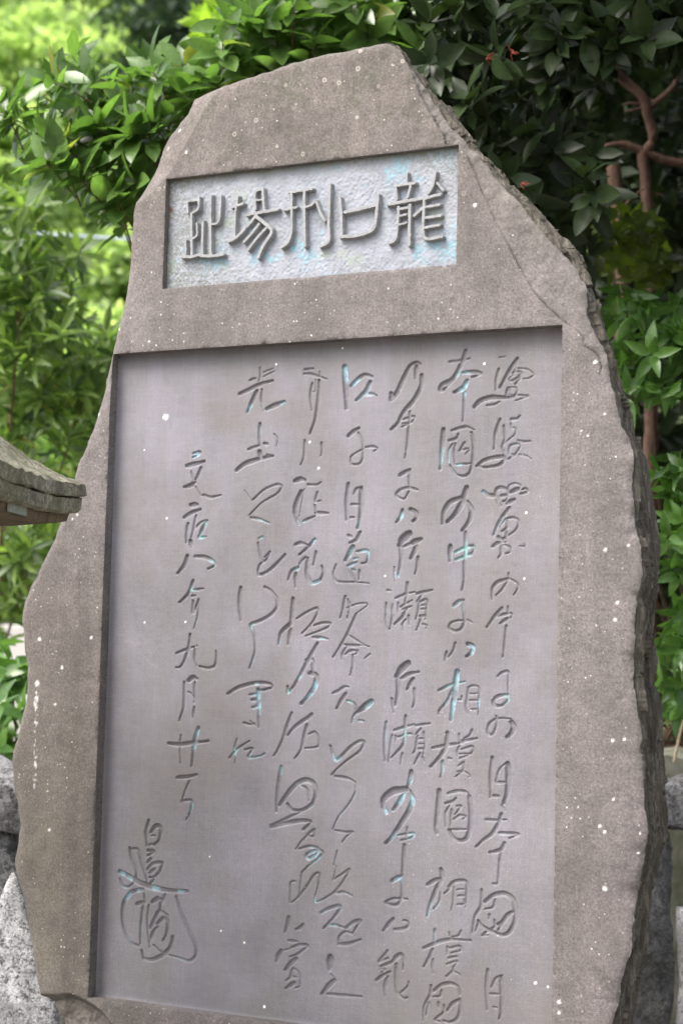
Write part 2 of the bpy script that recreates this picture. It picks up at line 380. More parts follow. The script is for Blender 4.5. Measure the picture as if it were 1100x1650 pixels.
# ------------------------------------------------------------------ the writing: brush strokes of every carved character
# (tile origin x, y, scale): one string per character; strokes "width x,y x,y ..." separated by ;
TEXT = [
((690,550,5),[
"26 565,225 545,310 540,395;30 715,140 680,190 620,290 570,375;24 715,140 700,200 690,250;22 640,275 700,245 740,250 720,290 665,320 645,300 680,270;26 745,260 735,300 695,345;20 715,220 790,225 845,270 800,300 760,303;20 570,130 615,125;24 640,375 620,440;22 660,370 650,430 690,440 712,400 700,370 675,370;34 370,530 410,485 500,455 600,455 680,450;24 470,518 530,510 570,485;22 715,435 800,442 740,465 700,478",
"28 575,630 540,740 525,870;24 605,680 615,780 590,850 600,890;26 665,628 710,625 735,600;20 660,660 670,695 700,700 695,750 635,800 590,850;24 720,800 760,810 820,805;24 725,825 660,840 650,900 690,915 735,850 720,825;24 700,910 640,950;20 730,912 790,925 825,950;30 390,1005 460,955 600,930 605,965 560,1000 440,1018 400,1000;20 605,880 605,930",
"34 300,75 285,130 240,240 190,310 110,350 90,390 115,395 180,330;26 170,165 250,160 330,140;30 275,255 370,248 420,262 350,290;34 310,320 280,375 205,412;28 290,410 285,560 275,645",
"34 120,710 110,850 95,1030;26 185,720 300,690 365,715;28 345,735 362,830 355,970 330,1060 280,1088 220,1070 170,1000;26 165,800 220,785 240,745;20 195,825 165,875 160,990;24 215,825 205,900 210,990;22 225,995 350,985;24 290,815 270,850 245,885;22 250,880 320,865;20 325,880 295,910"]),
((690,770,5),[
"38 305,80 270,200 215,290 150,355;34 265,160 170,200 120,280 112,370;34 310,195 345,260 330,340 270,425",
"34 175,550 172,670;26 215,600 280,570 360,550 355,600 320,615;26 220,660 290,635 350,620;30 295,440 300,560 290,690 285,830 268,905",
"30 205,1030 240,1000 280,985;26 270,1010 285,1100 290,1160 260,1220 210,1235 165,1210 180,1170 240,1150 285,1155;20 315,1145 355,1170",
"30 440,110 480,140 540,150 560,200 580,225;28 540,150 545,95 590,80 635,110 625,180 600,190;26 585,145 630,143;20 635,95 650,60 700,45 740,65 715,95 650,125;32 715,90 655,122;24 740,130 795,115 780,85 750,95;32 635,205 690,175",
"28 650,240 590,320 545,400 520,460;22 620,330 590,370 570,400;24 630,330 680,320 720,345 720,390 690,430 640,465;26 628,345 632,400 590,430;26 625,435 625,520;28 560,475 590,500 640,465;28 515,555 560,525 620,520;26 585,545 585,610 560,645;24 600,540 650,560 655,600 620,610;18 735,550 772,555 768,530",
"22 643,770 643,810;28 640,815 560,840 515,890 510,980;22 630,840 590,900 540,950;24 650,815 710,850 718,890 685,945"]),
((690,990,5),[
"28 590,-50 530,20 468,105;24 555,20 610,0 670,-5 660,30;22 640,-60 640,0;26 635,35 575,75;26 625,95 615,220 598,345",
"24 555,500 590,470 635,460 645,480 640,570 640,650;28 640,650 560,660 520,700 535,738 590,735 640,690 635,655",
"24 545,820 545,900 520,960 490,975 472,940 490,880 540,845 600,838 665,845;36 665,870 685,910 665,960 630,990",
"24 215,230 200,290 155,348;26 145,305 130,370;34 315,240 355,265 345,310 305,340",
"38 230,460 215,580 200,700 180,850;26 80,615 190,565 290,545;26 185,620 150,700 80,780 80,805;22 265,660 265,690 235,690;24 320,590 312,660 300,740 315,800;22 315,590 360,575 405,595 405,690 400,810;20 320,640 385,640;20 330,695 390,692;20 345,765 385,765",
"32 150,955 140,1060 105,1130 15,1230;28 110,1185 112,1250 95,1310;26 30,1078 150,1055 280,1035;22 245,965 250,1025;24 350,930 330,975 285,1000;26 255,1025 390,1000;22 250,1060 230,1100 235,1145;22 260,1090 350,1065 345,1120 240,1125;20 250,1160 320,1135;22 285,1190 235,1225;22 280,1200 275,1260 215,1310;20 230,1270 280,1265 335,1300 320,1310;22 160,1160 185,1165"]),
((670,1210,5),[
"36 185,320 175,480 155,630 165,665;26 255,345 330,325 400,330 430,370;34 425,370 440,500 430,640 400,710 340,725 290,690 265,640;26 235,425 290,410 320,380;22 270,440 235,500 235,610;24 285,475 275,610;22 260,635 420,635;22 325,447 360,447 310,515;22 290,560 350,520 400,530 375,550",
"30 612,55 600,200 595,375;22 640,245 670,150 720,100;38 735,105 745,200 735,330 705,420;24 645,255 715,255;26 620,365 665,365;22 690,440 712,480",
"30 685,510 660,590 610,670 540,720 480,775;24 560,555 650,560 725,555;26 665,662 820,672 750,705;30 710,745 680,800 590,820;28 680,830 670,950 655,1070 620,1072",
"32 200,955 205,1030 170,1100 110,1240 90,1330;30 90,1080 150,1045 215,1025;24 195,1060 190,1200 140,1275;26 260,1100 305,1055 400,1055 405,1150 395,1260;24 300,1060 270,1110 225,1150;24 300,1100 300,1200 280,1290;20 330,1120 385,1115;20 335,1170 390,1165;22 335,1240 385,1235 380,1200"]),
((670,1430,5),[
"26 525,20 522,150 470,240 450,370;32 550,120 620,65 710,50 780,100 800,200 790,290 740,370 690,385 620,360 530,310 500,270;24 635,100 620,160 555,175;22 590,220 585,255;22 505,275 475,355;24 630,265 630,320 580,350 530,390 575,385;30 770,200 735,225 690,285 660,300 680,310 660,345",
"28 575,665 565,800 572,985;22 605,805 640,735 695,710;30 680,720 690,880 680,1020 670,1060;22 595,858 665,862;20 625,965 650,970",
"26 150,340 145,450;28 60,490 130,462 200,435 290,420 440,430;28 130,500 110,560 60,640;26 135,580 130,650 140,690;20 265,365 275,420;22 360,350 340,390 280,400;22 250,480 250,535;22 265,490 350,475 355,510 280,530;22 260,570 330,555;20 245,620 330,595 295,650;22 300,640 290,680 240,715;20 245,725 290,680 350,700 355,715",
"24 120,790 110,870 65,960 55,1070;28 145,835 200,790 270,775 330,795 355,860;24 205,830 195,875 140,882;24 180,930 180,960;26 100,930 80,1030;28 350,905 290,940 250,995;28 350,905 355,990 330,1060 270,1085 220,1075;24 225,950 220,1010 150,1065 190,1080"]),
((520,550,5),[
"34 550,420 550,470 600,410 650,300 700,200 750,170 780,185;32 755,200 745,295;34 795,275 790,370 730,480 650,570 600,660 550,710",
"24 700,565 695,650 690,690;22 630,635 735,605 715,650 640,665;22 635,690 690,665;26 690,690 680,820 660,940",
"40 175,205 185,350 190,540;32 230,360 290,300 340,270 395,285;34 380,330 350,400 270,475;28 340,430 400,425 430,440",
"32 205,765 250,725 290,700;24 285,735 315,800 325,870 320,950 290,990 230,990 225,930 290,885 320,870;24 345,855 400,848 440,865 410,885"]),
((520,770,5),[
"32 620,-20 700,-65;28 695,-40 695,75;26 760,98 690,80 620,100 590,135 620,165 660,165 690,110",
"30 640,260 630,310 590,360;34 705,255 745,280 755,320 725,350",
"44 695,450 640,500 615,545;30 620,550 630,650 605,790;22 575,720 580,830;26 650,555 720,525;36 720,525 790,495;34 750,550 735,600 705,650;28 765,640 760,720 740,775",
"22 520,905 545,910;24 510,1010 508,1120;20 560,1020 555,1150;20 500,1100 510,1190 530,1225;24 560,1110 548,1180 535,1225;26 680,845 675,930 660,1010;24 585,970 660,940 740,920;22 605,1010 605,1080;22 610,1050 720,985;22 640,1060 715,1035;28 670,1060 640,1120 575,1180;22 665,1140 640,1180 645,1230;24 690,1110 695,1180;26 755,935 880,905;22 800,940 755,1000;24 775,1000 765,1080 745,1140;24 775,1000 835,985 830,1080 825,1140;20 785,1030 825,1025;20 785,1060 825,1055;24 780,1115 830,1110;24 790,1130 770,1190 750,1230;22 800,1180 835,1190 830,1215",
"32 205,50 190,200 190,340;26 250,130 270,90 315,75;36 305,90 310,230 290,370 280,405;24 230,215 285,215;24 225,320 250,320",
"26 205,465 225,475;30 300,440 270,500 215,525;36 240,555 215,610 180,665;26 275,595 350,585 365,620 350,680 310,690;26 200,710 275,680;22 250,655 280,645;22 105,700 85,770 110,835 250,842 370,850;22 210,720 235,790 260,835;24 240,740 255,745;24 295,745 290,820",
"26 180,955 160,1060 138,1130;22 200,980 215,1030 205,1090;20 195,1050 265,1020 350,1010 355,1030 275,1090;22 195,1130 205,1100"]),
((510,990,5),[
"26 315,0 250,150 180,270 130,345;22 250,165 320,210 375,245 420,262;24 220,245 300,252 380,248;22 240,260 205,320 200,360;24 225,325 270,295 330,295 310,320;26 290,330 290,410 270,490;20 430,320 385,355",
"26 130,635 180,615 220,585 255,585;30 235,640 200,690 160,760;24 245,695 300,720 320,780 290,830 285,875;40 440,705 380,750 325,790;22 340,855 380,860",
"42 735,395 680,445 640,500;32 650,520 655,620 630,735;26 605,680 620,790;30 685,515 750,480 820,465;30 775,520 725,605;26 785,600 790,690 770,750",
"28 560,870 550,980 545,1100 550,1180;24 605,975 590,1080 575,1190;28 715,820 712,900 705,980;26 625,935 780,888;22 635,980 635,1030;22 650,990 700,975;22 730,965 768,965;26 710,990 690,1060 600,1155;22 690,1120 680,1170 675,1210;24 790,900 910,880;22 840,920 795,970;24 810,980 795,1080 775,1120;24 860,950 870,1040 855,1130;20 820,1005 860,1000;20 820,1045 860,1045;22 815,1085 865,1085;24 830,1120 810,1160 785,1205;22 850,1150 865,1190"]),
((500,1210,5),[
"26 160,-40 205,75 310,-20 390,-75 430,-70 400,0 290,80 210,150 170,195",
"26 200,205 310,225 360,255;22 362,260 362,330 310,430 220,540 180,630;22 195,640 280,655 340,655 290,690 255,735",
"20 215,805 190,920 205,940 180,1045;22 190,1035 260,990 315,955 270,1040 200,1130 130,1180 45,1220 35,1180 60,1090;24 200,1145 270,1140 335,1170",
"34 810,165 800,240 775,300;42 770,310 660,330 590,390 585,450 610,495;34 750,350 710,420 665,475;36 795,330 820,400 790,490 720,600 650,700 605,745",
"22 778,620 772,700;22 705,682 830,665 815,700 725,722;30 755,760 748,880 735,1000",
"32 655,1050 700,1025 740,1005;26 735,1020 735,1170 700,1240 630,1238 605,1220 670,1190 780,1195"]),
((490,1430,5),[
"28 135,205 200,170 280,150 290,170 240,240 155,330;24 190,305 250,305 335,330",
"28 335,330 390,285 450,270 420,320 385,375;24 380,370 330,360 280,400 275,455;28 275,460 360,455 455,420",
"42 208,565 205,660;20 215,700 240,735;34 240,750 190,800 140,860;26 180,860 300,870 460,882",
"30 715,255 675,300 635,350;26 725,340 790,335 835,315 830,275 795,268",
"24 670,510 640,550 600,600 675,570;26 615,640 690,610 740,580;22 620,660 650,660 620,685;28 580,750 640,705 690,680;26 670,720 645,800 650,870;24 665,750 665,800;30 710,600 740,560 780,545 800,590 795,660;30 740,620 740,760 750,850 800,895 825,890;22 775,850 830,800 840,760"]),
((360,550,5),[
"24 295,215 298,270 285,320;26 215,315 260,298;20 325,250 400,220;20 325,285 410,242;32 130,425 210,390 300,345 395,318;34 270,400 230,490 195,570;26 310,390 308,480 325,560;34 350,545 420,515 490,487",
"30 295,665 290,760 292,840;26 200,872 290,838;28 330,825 350,830;34 290,890 295,930;22 410,750 435,790 430,840;34 105,1040 170,990 270,955 350,935 395,925;22 350,915 390,925",
"26 655,230 725,220;26 650,262 700,265 830,305;20 775,245 778,290;26 715,340 700,440 710,555;18 745,310 740,400 720,410;30 770,315 765,450 740,620 695,745",
"26 655,800 650,920 622,995;26 790,820 795,880 785,920"]),
((360,770,5),[
"16 170,100 230,185;24 235,180 330,95 430,55 470,70 430,130 310,200 205,305;26 220,320 290,335 365,365",
"22 285,490 315,475;24 278,525 300,640 325,680 350,650 375,595 330,640;28 495,620 420,700 350,760 280,780 285,710 325,670",
"32 140,885 130,960 130,1080 140,1150;28 330,880 380,910 425,970 430,1040 385,1100 300,1150 220,1180 220,1200 245,1270 250,1400 210,1535",
"34 575,25 620,12 655,20;24 680,55 750,58 785,35;34 625,110 585,210 575,290 605,370;18 650,90 630,200 610,310;24 755,115 740,190 780,185;24 735,220 745,300;28 740,285 840,285;26 645,350 735,310",
"28 575,540 620,525 670,540;28 735,495 690,550 610,620;24 660,640 620,680 600,740;28 605,725 550,750 520,820;30 580,770 580,880;26 745,595 740,640 720,700;30 675,650 670,780 710,848 780,820 800,760 790,710",
"34 560,975 555,1060 545,1170 525,1190 460,1250 445,1340;30 540,1220 520,1340;24 590,1135 660,1090 750,1050 755,1090 710,1170 630,1255;24 730,1190 800,1170 860,1175 830,1210 660,1275;26 720,1285 790,1290 840,1300"]),
((350,990,5),[
"30 85,640 170,590 280,560 360,552 430,565 440,590 350,615;36 330,610 330,645 340,800;24 260,648 320,645;28 280,690 330,690;26 285,750 340,740;30 340,750 335,850 335,910;24 215,875 270,890 300,880;18 265,860 310,900",
"30 805,235 740,350 680,470 620,570 570,630 565,580;30 715,370 765,370 765,460 735,480;36 745,475 795,495 790,570 740,650 675,720",
"28 600,795 560,900 530,1000 480,1100 455,1140;30 760,805 720,840 620,910 565,975;28 720,890 695,1000 675,1090 625,1160;24 740,965 785,950 815,1000 810,1065 705,1080"]),
((360,1210,5),[
"32 465,130 445,260 428,400 425,490;34 450,440 520,340 590,265 660,235 720,260 745,330 720,420 640,475 550,475 515,430;26 620,280 670,310 690,400;26 380,600 440,580 560,520 630,495;32 385,615 500,585 620,565 700,570 680,600 640,635",
"24 670,680 730,635 725,690 700,690 675,680;22 670,685 620,740 580,795;26 610,790 690,770 760,790 740,840 680,870 665,840 720,810 770,800 800,825 760,870 680,930 630,980",
"22 575,1050 540,1060 535,1160 540,1225 600,1180;22 630,980 615,1090 608,1160;24 600,1180 665,1100 730,1000 770,990 760,1090"]),
((390,1430,5),[
"30 375,240 365,300 345,360;28 490,300 470,325 430,340",
"24 375,430 440,435;26 400,485 460,465 525,470 500,500 440,540 385,560;18 330,510 400,490;32 315,510 290,550 275,600;34 435,575 390,615 345,665;22 410,650 450,680 465,740 460,800 425,810;26 400,665 390,720 355,750;22 405,722 440,725;30 420,770 350,815"]),
((200,1120,5),[
"20 910,350 890,430 900,500 890,550;24 850,505 920,430 1010,370;24 975,440 1035,432 1000,490 1010,505 1100,492 1130,470",
"32 360,390 450,400 560,385 680,372;22 458,325 450,440 455,550;34 600,265 575,350 560,450 545,570",
"30 430,665 510,660 585,642;22 525,695 490,780 460,865;26 485,850 540,850 545,900 525,960 500,1005"]),
((220,700,5),[
"28 460,155 510,145 490,170 455,185;34 405,255 470,240 545,218;30 520,270 500,320 475,365;22 440,300 455,360 470,385;34 470,390 430,415 385,425;22 475,420 500,470 525,500;26 540,488 600,508 680,490",
"34 440,570 490,565;32 385,670 440,635 515,605;26 480,655 460,760 440,830;30 415,720 405,800 400,870;24 470,760 520,710 570,690;32 565,700 530,770 500,825;24 500,835 560,825;34 435,860 440,905",
"34 410,980 390,1050 330,1120;30 470,985 550,990 610,1020 630,1055 575,1085"]),
((220,920,5),[
"30 455,80 420,180 345,255;24 455,155 540,143;24 445,203 475,200;26 455,240 455,340 500,230;24 500,240 495,350 462,465",
"28 432,510 420,620 385,720 350,775 320,778;26 320,665 410,630 485,605;26 470,630 468,720 485,765;26 510,770 570,785 625,770 640,720 640,645",
"36 420,885 455,860 485,870;28 385,895 385,1000 380,1100 360,1160 345,1205;26 470,895 468,1000 465,1060;24 465,1100 455,1180;22 415,975 440,990 465,1045"]),
((150,1300,4.4),[
"26 395,95 375,180 380,275;30 410,180 440,140 470,140 480,180 465,240 430,270;20 415,205 445,205;20 400,270 450,262;28 390,310 430,320 390,345;26 410,370 385,395;26 385,445 420,405 490,400 470,460 430,500 400,500;24 400,470 440,440;24 430,520 405,545",
"26 260,290 275,370 305,450 305,500;24 275,300 320,305 345,400 375,500 380,545;34 190,460 260,500 350,550 500,590 670,600;24 190,510 210,560 250,570 290,535;30 350,585 270,610 220,680 208,780 225,880 270,965 320,985;28 310,690 360,675;26 355,690 345,800 335,900 335,970;22 395,700 385,800 390,900 400,1000;30 420,675 460,650 480,665;28 510,625 480,690 470,740;28 405,860 440,790 470,740 530,770;28 455,830 500,790 530,820 520,900 495,950;26 400,960 430,880 460,850;22 370,680 360,620;30 565,925 550,990 500,1050 420,1085 360,1075 345,1020;26 590,640 620,740 680,880 730,990 725,1060 680,1095 600,1070 500,1040 430,980"]),
]
TITLE = [
((255,225,4.4),[
"22 212,520 210,440 290,430;22 290,410 285,490 235,525;25 235,525 240,830;20 240,705 275,680 275,595;20 195,715 197,825;26 170,832 240,830 295,815;24 318,580 312,825;26 305,825 380,825 460,815;26 375,400 370,600 372,820;22 372,600 415,595 435,560 445,400",
"22 565,405 548,520 542,680;24 525,480 600,455;28 500,722 560,690 615,630;20 690,495 690,375 740,350;26 740,350 750,500;18 690,430 745,425;27 630,535 700,520 845,495;26 700,530 640,610;30 700,550 800,635 800,670 740,760 710,835;25 715,600 660,670 610,725;25 765,630 700,700 640,780",
"24 930,375 1090,350;24 945,385 945,650 920,730 875,762;22 895,500 980,480;26 1035,365 1035,500 1040,755;22 1040,480 1085,465 1110,440;24 1118,435 1153,530 1180,575;28 1216,320 1208,600 1208,720 1150,757"]),
((500,225,4.4),[
"26 208,415 220,540 222,680;27 245,515 340,495 460,465;30 478,395 465,560 440,640 330,680 215,688",
"24 683,240 678,310;25 595,328 740,308;23 605,335 612,425;23 710,330 690,410;28 550,460 660,440 780,420;25 625,480 615,640 600,710 560,735;28 705,465 700,745;22 620,495 700,480;20 620,545 680,530;20 620,605 680,590;26 885,235 865,330 835,380;22 900,310 940,360;26 805,440 805,690 930,690;26 780,415 805,420 870,400 920,390;23 810,480 915,462;23 810,555 920,540;23 810,625 915,605;26 735,540 790,490"]),
]
# ------------------------------------------------------------------ the stele
RX0, RX1, RZ0, RZ1 = -0.669, 0.601, 0.674, 2.374        # large sunk panel
TX0, TX1, TZ0, TZ1 = -0.515, 0.327, 2.540, 2.838        # title panel
PD, TD, THK = 0.038, 0.021, 0.25
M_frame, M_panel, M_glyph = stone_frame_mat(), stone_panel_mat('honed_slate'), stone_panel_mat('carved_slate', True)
M_title, M_letter, M_flank = title_mat('painted_ground'), title_mat('raised_lettering', True), flank_mat()

LEFT = [(80,1900),(90,1800),(95,1700),(92,1650),(80,1621),(60,1605),(56,1574),(49,1526),(41,1494),(33,1456),(22,1414),(19,1386),(25,1354),(29,1335),(24,1284),(19,1214),(30,1160),(38,1120),(40,1080),(34,1050),(28,1000),(33,970),(45,950),(58,932),(65,918),(78,885),(90,852),(100,828),(112,785),(122,748),(135,722),(145,690),(160,640),(172,600),(180,560),(190,520),(200,470),(207,430),(212,380),(214,350),(218,326),(228,300),(236,275),(240,250),(247,226),(257,211),(275,193),(290,176),(303,153)]
TOP = [(303,153),(320,148),(350,140),(385,128),(420,118),(470,101),(520,88),(575,78),(605,71),(625,68)]
RIGHT = [(625,68),(632,74),(641,80),(652,96),(668,118),(684,142),(700,172),(718,198),(733,213),(745,225),(762,243),(775,260),(790,280),(808,300),(830,322),(850,346),(868,368),(884,388),(902,404),(914,416),(927,439),(938,452),(942,468),(942,500),(950,520),(957,536),(968,556),(976,573),(979,590),(982,612),(988,640),(994,667),(1002,685),(1009,703),(1014,722),(1018,736),(1018,760),(1017,791),(1021,839),(1023,850),(1032,881),(1034,908),(1033,925),(1030,947),(1023,966),(1020,995),(1020,1034),(1018,1068),(1019,1102),(1023,1136),(1029,1165),(1032,1214),(1035,1250),(1035,1277),(1041,1338),(1038,1365),(1036,1389),(1030,1415),(1026,1438),(1024,1459),(1018,1492),(1015,1529),(1003,1574),(992,1614),(983,1647),(975,1700),(970,1800),(968,1900)]
BACK = [(628,66),(645,78),(662,98),(684,125),(703,158),(722,188),(740,207),(762,232),(790,268),(800,275),(810,284),(828,312),(850,338),(880,364),(905,388),(925,410),(941,421),(946,445),(957,470),(971,510),(986,555),(996,600),(1008,650),(1020,662),(1029,684),(1031,720),(1040,738),(1047,790),(1056,840),(1061,880),(1061,906),(1057,947),(1055,995),(1050,1034),(1048,1102),(1057,1136),(1060,1165),(1064,1214),(1066,1250),(1070,1310),(1073,1344),(1060,1385),(1052,1430),(1043,1490),(1033,1560),(1024,1620),(1018,1700),(1015,1900)]
def pl(pts, Y=0.0):
    a = np.array(pts, float); return on_plane(a[:, 0], a[:, 1], Y)[:, [0, 2]]
def densify(P, step):
    out = []
    for a, b in zip(P[:-1], P[1:]):
        n = max(1, int(round(np.linalg.norm(b - a) / step)))
        out.append(a + (b - a) * (np.arange(n) / n)[:, None])
    out.append(P[-1:]); return np.vstack(out)
oL, oT, oR = densify(pl(LEFT), 0.004), densify(pl(TOP), 0.004), densify(pl(RIGHT), 0.004)
def jag(P, amp, f):
    s = np.arange(len(P)) * 0.004; w = np.minimum(1, np.minimum(s, s[::-1]) / 0.02)
    return P + np.stack([vnoise(s * f, s * 0 + 3) * amp, vnoise(s * f, s * 0 + 9) * amp], 1) * w[:, None] + \
        np.stack([vnoise(s * f * 4, s * 0 + 5) * amp * .45, vnoise(s * f * 4, s * 0 + 7) * amp * .45], 1) * w[:, None]
oL, oT, oR = jag(oL, 0.004, 35), jag(oT, 0.0035, 45), jag(oR, 0.006, 40)
OUT = np.vstack([oL, oT[1:], oR[1:]])                     # open at the buried foot
z_foot = 0.18
OUTC = [tuple(p) for p in OUT]

ridgeL1 = pl([(395,60),(345,165),(268,288)]); ridgeL2 = pl([(268,288),(205,345)])
ridgeR = pl([(648,86),(658,108),(671,140),(676,156),(692,180),(706,205),(716,226)])
crack = pl([(752,253),(762,272),(772,300),(784,325),(800,362),(820,398),(836,430),(858,468),(880,494),(905,516),(925,530),(938,542),(941,558)])
crack2 = pl([(941,558),(955,566),(966,578)]); crack3 = pl([(962,572),(968,592),(965,604)])
chipBL = pl([(60,1602),(88,1602),(112,1600),(128,1606),(143,1613),(165,1630),(186,1655),(230,1720),(60,1760),(70,1660)])
whites = [(267,672,4.5),(974,1432,4),(966,1331,3),(973,1340,3),(60,1101,5.5),(765,331,3.5),(64,1030,4),(147,1027,3),(100,1076,3.5),(89,1135,2.5),
          (80,1337,3),(986,1193,2.8),(1005,1191,2.5),(987,1288,2),(974,886,3),(1012,879,2.5),(958,583,3.5),(900,1615,3.5),(900,1632,2.5),(990,998,3),(994,971,2.5),
          (974,667,2),(946,702,2),(936,694,1.6),(1030,1343,2),(1027,1375,2),(931,1300,1.6),(208,638,2.2),(155,667,4),(125,829,2.4),(117,836,2),(281,206,3.5),(300,245,3.5),(190,530,2.2),(240,550,2)]
def HF(x, z):
    """height of the worked front face (y, + is away from the viewer), with chip and crack masks"""
    y = 0.0018 * fbm(x, z, 5, 3) + 0.0012 * fbm(x, z, 40, 3)
    de = poly_dist(x, z, [tuple(p) for p in OUT[::6]] + [tuple(OUT[-1])])
    left = x < -0.2
    y = y + np.where(left, 0.014 * np.exp(-de / 0.010) * (1.0 + 1.6 * vnoise(z * 9, x * 0 + 1)), 0.006 * np.exp(-de / 0.005))
    y = y + np.where(left, 0.5 * np.clip(0.017 * (1 + vnoise(z * 14, x * 0)) - de, 0, 1) * np.clip((z - 1.28) / 0.05, 0, 1) * np.clip((1.80 - z) / 0.08, 0, 1), 0)
    # left bevel facet
    def side(p, a, b): return (b[0] - a[0]) * (p[1] - a[1]) - (b[1] - a[1]) * (p[0] - a[0])
    a, b, c = ridgeL1[0], ridgeL1[2], ridgeL2[1]
    n1 = side((x, z), a, b) / np.linalg.norm(b - a)      # sign chosen below
    n2 = side((x, z), b, c) / np.linalg.norm(c - b)
    up = np.minimum(-n1, -n2)
    fac = np.clip(up + 0.004 * vnoise(x * 30, z * 30), 0, None) * 0.42
    y = y + np.where((x < 0) & (z > 2.6), np.where(fac > 0, fac + 0.0025 * fbm(x, z, 25, 3), 0), 0)
    # right shoulder: chipped band outside the ridge, and the spalled band outside the crack
    chip = np.zeros_like(x)
    rx = np.interp(z, ridgeR[::-1, 1], ridgeR[::-1, 0]); dr = x - rx + 0.006 * vnoise(z * 60, x * 20)
    m = (dr > 0) & (z > ridgeR[-1, 1] - 0.01) & (x > 0)
    y = y + np.where(m, 0.006 + 0.22 * dr + 0.008 * fbm(x, z, 34, 4, 0.6), 0); chip = np.where(m, 1.0, chip)
    cx_ = np.interp(z, crack[::-1, 1], crack[::-1, 0]); dc = x - cx_
    m2 = (dc > 0) & (z < crack[0, 1]) & (z > crack[-1, 1]) & (x > 0.3)
    wz = np.clip((z - crack[-1, 1]) / 0.12, 0, 1) * np.clip((crack[0, 1] - z) / 0.05, 0, 1)
    y = y + np.where(m2, wz * (0.0006 + 0.02 * dc + 0.0016 * fbm(x, z, 40, 4, 0.6)), 0); chip = np.where(m2, wz * np.clip(0.12 + 0.6 * np.exp(-de / 0.03), 0, 1), chip)
    wc = poly_dist(x, z, [tuple(p) for p in crack]) ; wc = np.minimum(wc, poly_dist(x, z, [tuple(p) for p in crack2])); wc = np.minimum(wc, poly_dist(x, z, [tuple(p) for p in crack3]))
    ck = np.exp(-(wc / 0.0015) ** 2) * np.clip(0.75 + vnoise(z * 25, x * 25), 0.25, 1)
    y = y + 0.004 * ck
    cb = inside(x, z, [tuple(p) for p in chipBL]); db = poly_dist(x, z, [tuple(p) for p in chipBL])
    y = y + np.where(cb, np.clip(db * 1.2, 0, 0.022) + 0.014 * fbm(x, z, 25, 4, 0.6) * np.clip(db / 0.02, 0, 1), 0)
    chip = np.where(cb, 0.45 * np.clip(db / 0.01, 0, 1), chip)
    # worn, nicked arrises round both openings
    for (x0, x1, z0, z1) in ((RX0, RX1, RZ0, RZ1), (TX0, TX1, TZ0, TZ1)):
        ox_ = np.maximum(np.maximum(x0 - x, x - x1), 0); oz_ = np.maximum(np.maximum(z0 - z, z - z1), 0); do = np.hypot(ox_, oz_)
        nk = 0.0010 + 0.011 * np.clip(fbm(x, z, 30, 4, 0.6) - 0.12, 0, 1) + 0.012 * np.clip(vnoise(x * 90, z * 90) - 0.33, 0, 1)
        y = y + nk * np.exp(-do / 0.0035)
    # border right of the panel gets spalls near the broken edge
    sp = np.clip(fbm(x, z, 12, 4) * 2.2 - 0.35, 0, 1) * np.exp(-de / 0.022) * (x > 0.3)
    y = y + 0.010 * sp; chip = np.maximum(chip, np.where(left, 0.35 * np.exp(-de / 0.010), np.exp(-de / 0.006) * 0.6))
    return y, chip, ck

stele = tag(empty('stone_monument', (0, 0.1, 0)), 'tall irregular grey stone monument with raised title characters and columns of carved brush writing', 'monument')

def axis(stops, step):
    out = [np.array([stops[0]])]
    for a, b in zip(stops[:-1], stops[1:]):
        n = max(1, int(round((b - a) / step))); out.append(a + (b - a) * (np.arange(1, n + 1) / n))
    return np.concatenate(out)
def extract(mask, ids_shape):
    """cells (nx-1, nz-1) -> used verts (compact) + faces"""
    nx, nz = ids_shape
    i, j = np.nonzero(mask); a = i * nz + j
    F = np.stack([a, (i + 1) * nz + j, (i + 1) * nz + j + 1, a + 1], 1)
    u, inv = np.unique(F.ravel(), return_inverse=True)
    return u, inv.reshape(F.shape)

# ---- worked front face with both openings left out, boundary pulled onto the broken outline
gx = axis([-1.02, RX0, TX0, TX1, RX1, 0.98], 0.0031); gz = axis([z_foot, RZ0, RZ1, TZ0, TZ1, 3.16], 0.0031)
X, Z = np.meshgrid(gx, gz, indexing='ij')
cxm = (gx[1:] + gx[:-1]) / 2; czm = (gz[1:] + gz[:-1]) / 2; CXm, CZm = np.meshgrid(cxm, czm, indexing='ij')
mask = inside(CXm, CZm, OUTC + [(OUTC[-1][0], z_foot - .1), (OUTC[0][0], z_foot - .1)])
mask &= ~((CXm > RX0) & (CXm < RX1) & (CZm > RZ0) & (CZm < RZ1))
mask &= ~((CXm > TX0) & (CXm < TX1) & (CZm > TZ0) & (CZm < TZ1))
full = inside(CXm, CZm, OUTC + [(OUTC[-1][0], z_foot - .1), (OUTC[0][0], z_foot - .1)])
pad = np.pad(full, 1); touch_out = ~(pad[:-1, :-1] & pad[1:, :-1] & pad[:-1, 1:] & pad[1:, 1:])
edgev = touch_out & (Z > z_foot + 0.004)
u, F = extract(mask, X.shape)
vx, vz, ve = X.ravel()[u].copy(), Z.ravel()[u].copy(), edgev.ravel()[u]
OA = OUT[:-1]; OB = OUT[1:]
for k in np.nonzero(ve)[0]:
    dx = OB - OA; t = np.clip(((vx[k] - OA[:, 0]) * dx[:, 0] + (vz[k] - OA[:, 1]) * dx[:, 1]) / ((dx ** 2).sum(1) + 1e-12), 0, 1)
    q = OA + dx * t[:, None]; i = np.argmin((q[:, 0] - vx[k]) ** 2 + (q[:, 1] - vz[k]) ** 2); vx[k], vz[k] = q[i]
vy, chip, ck = HF(vx, vz)
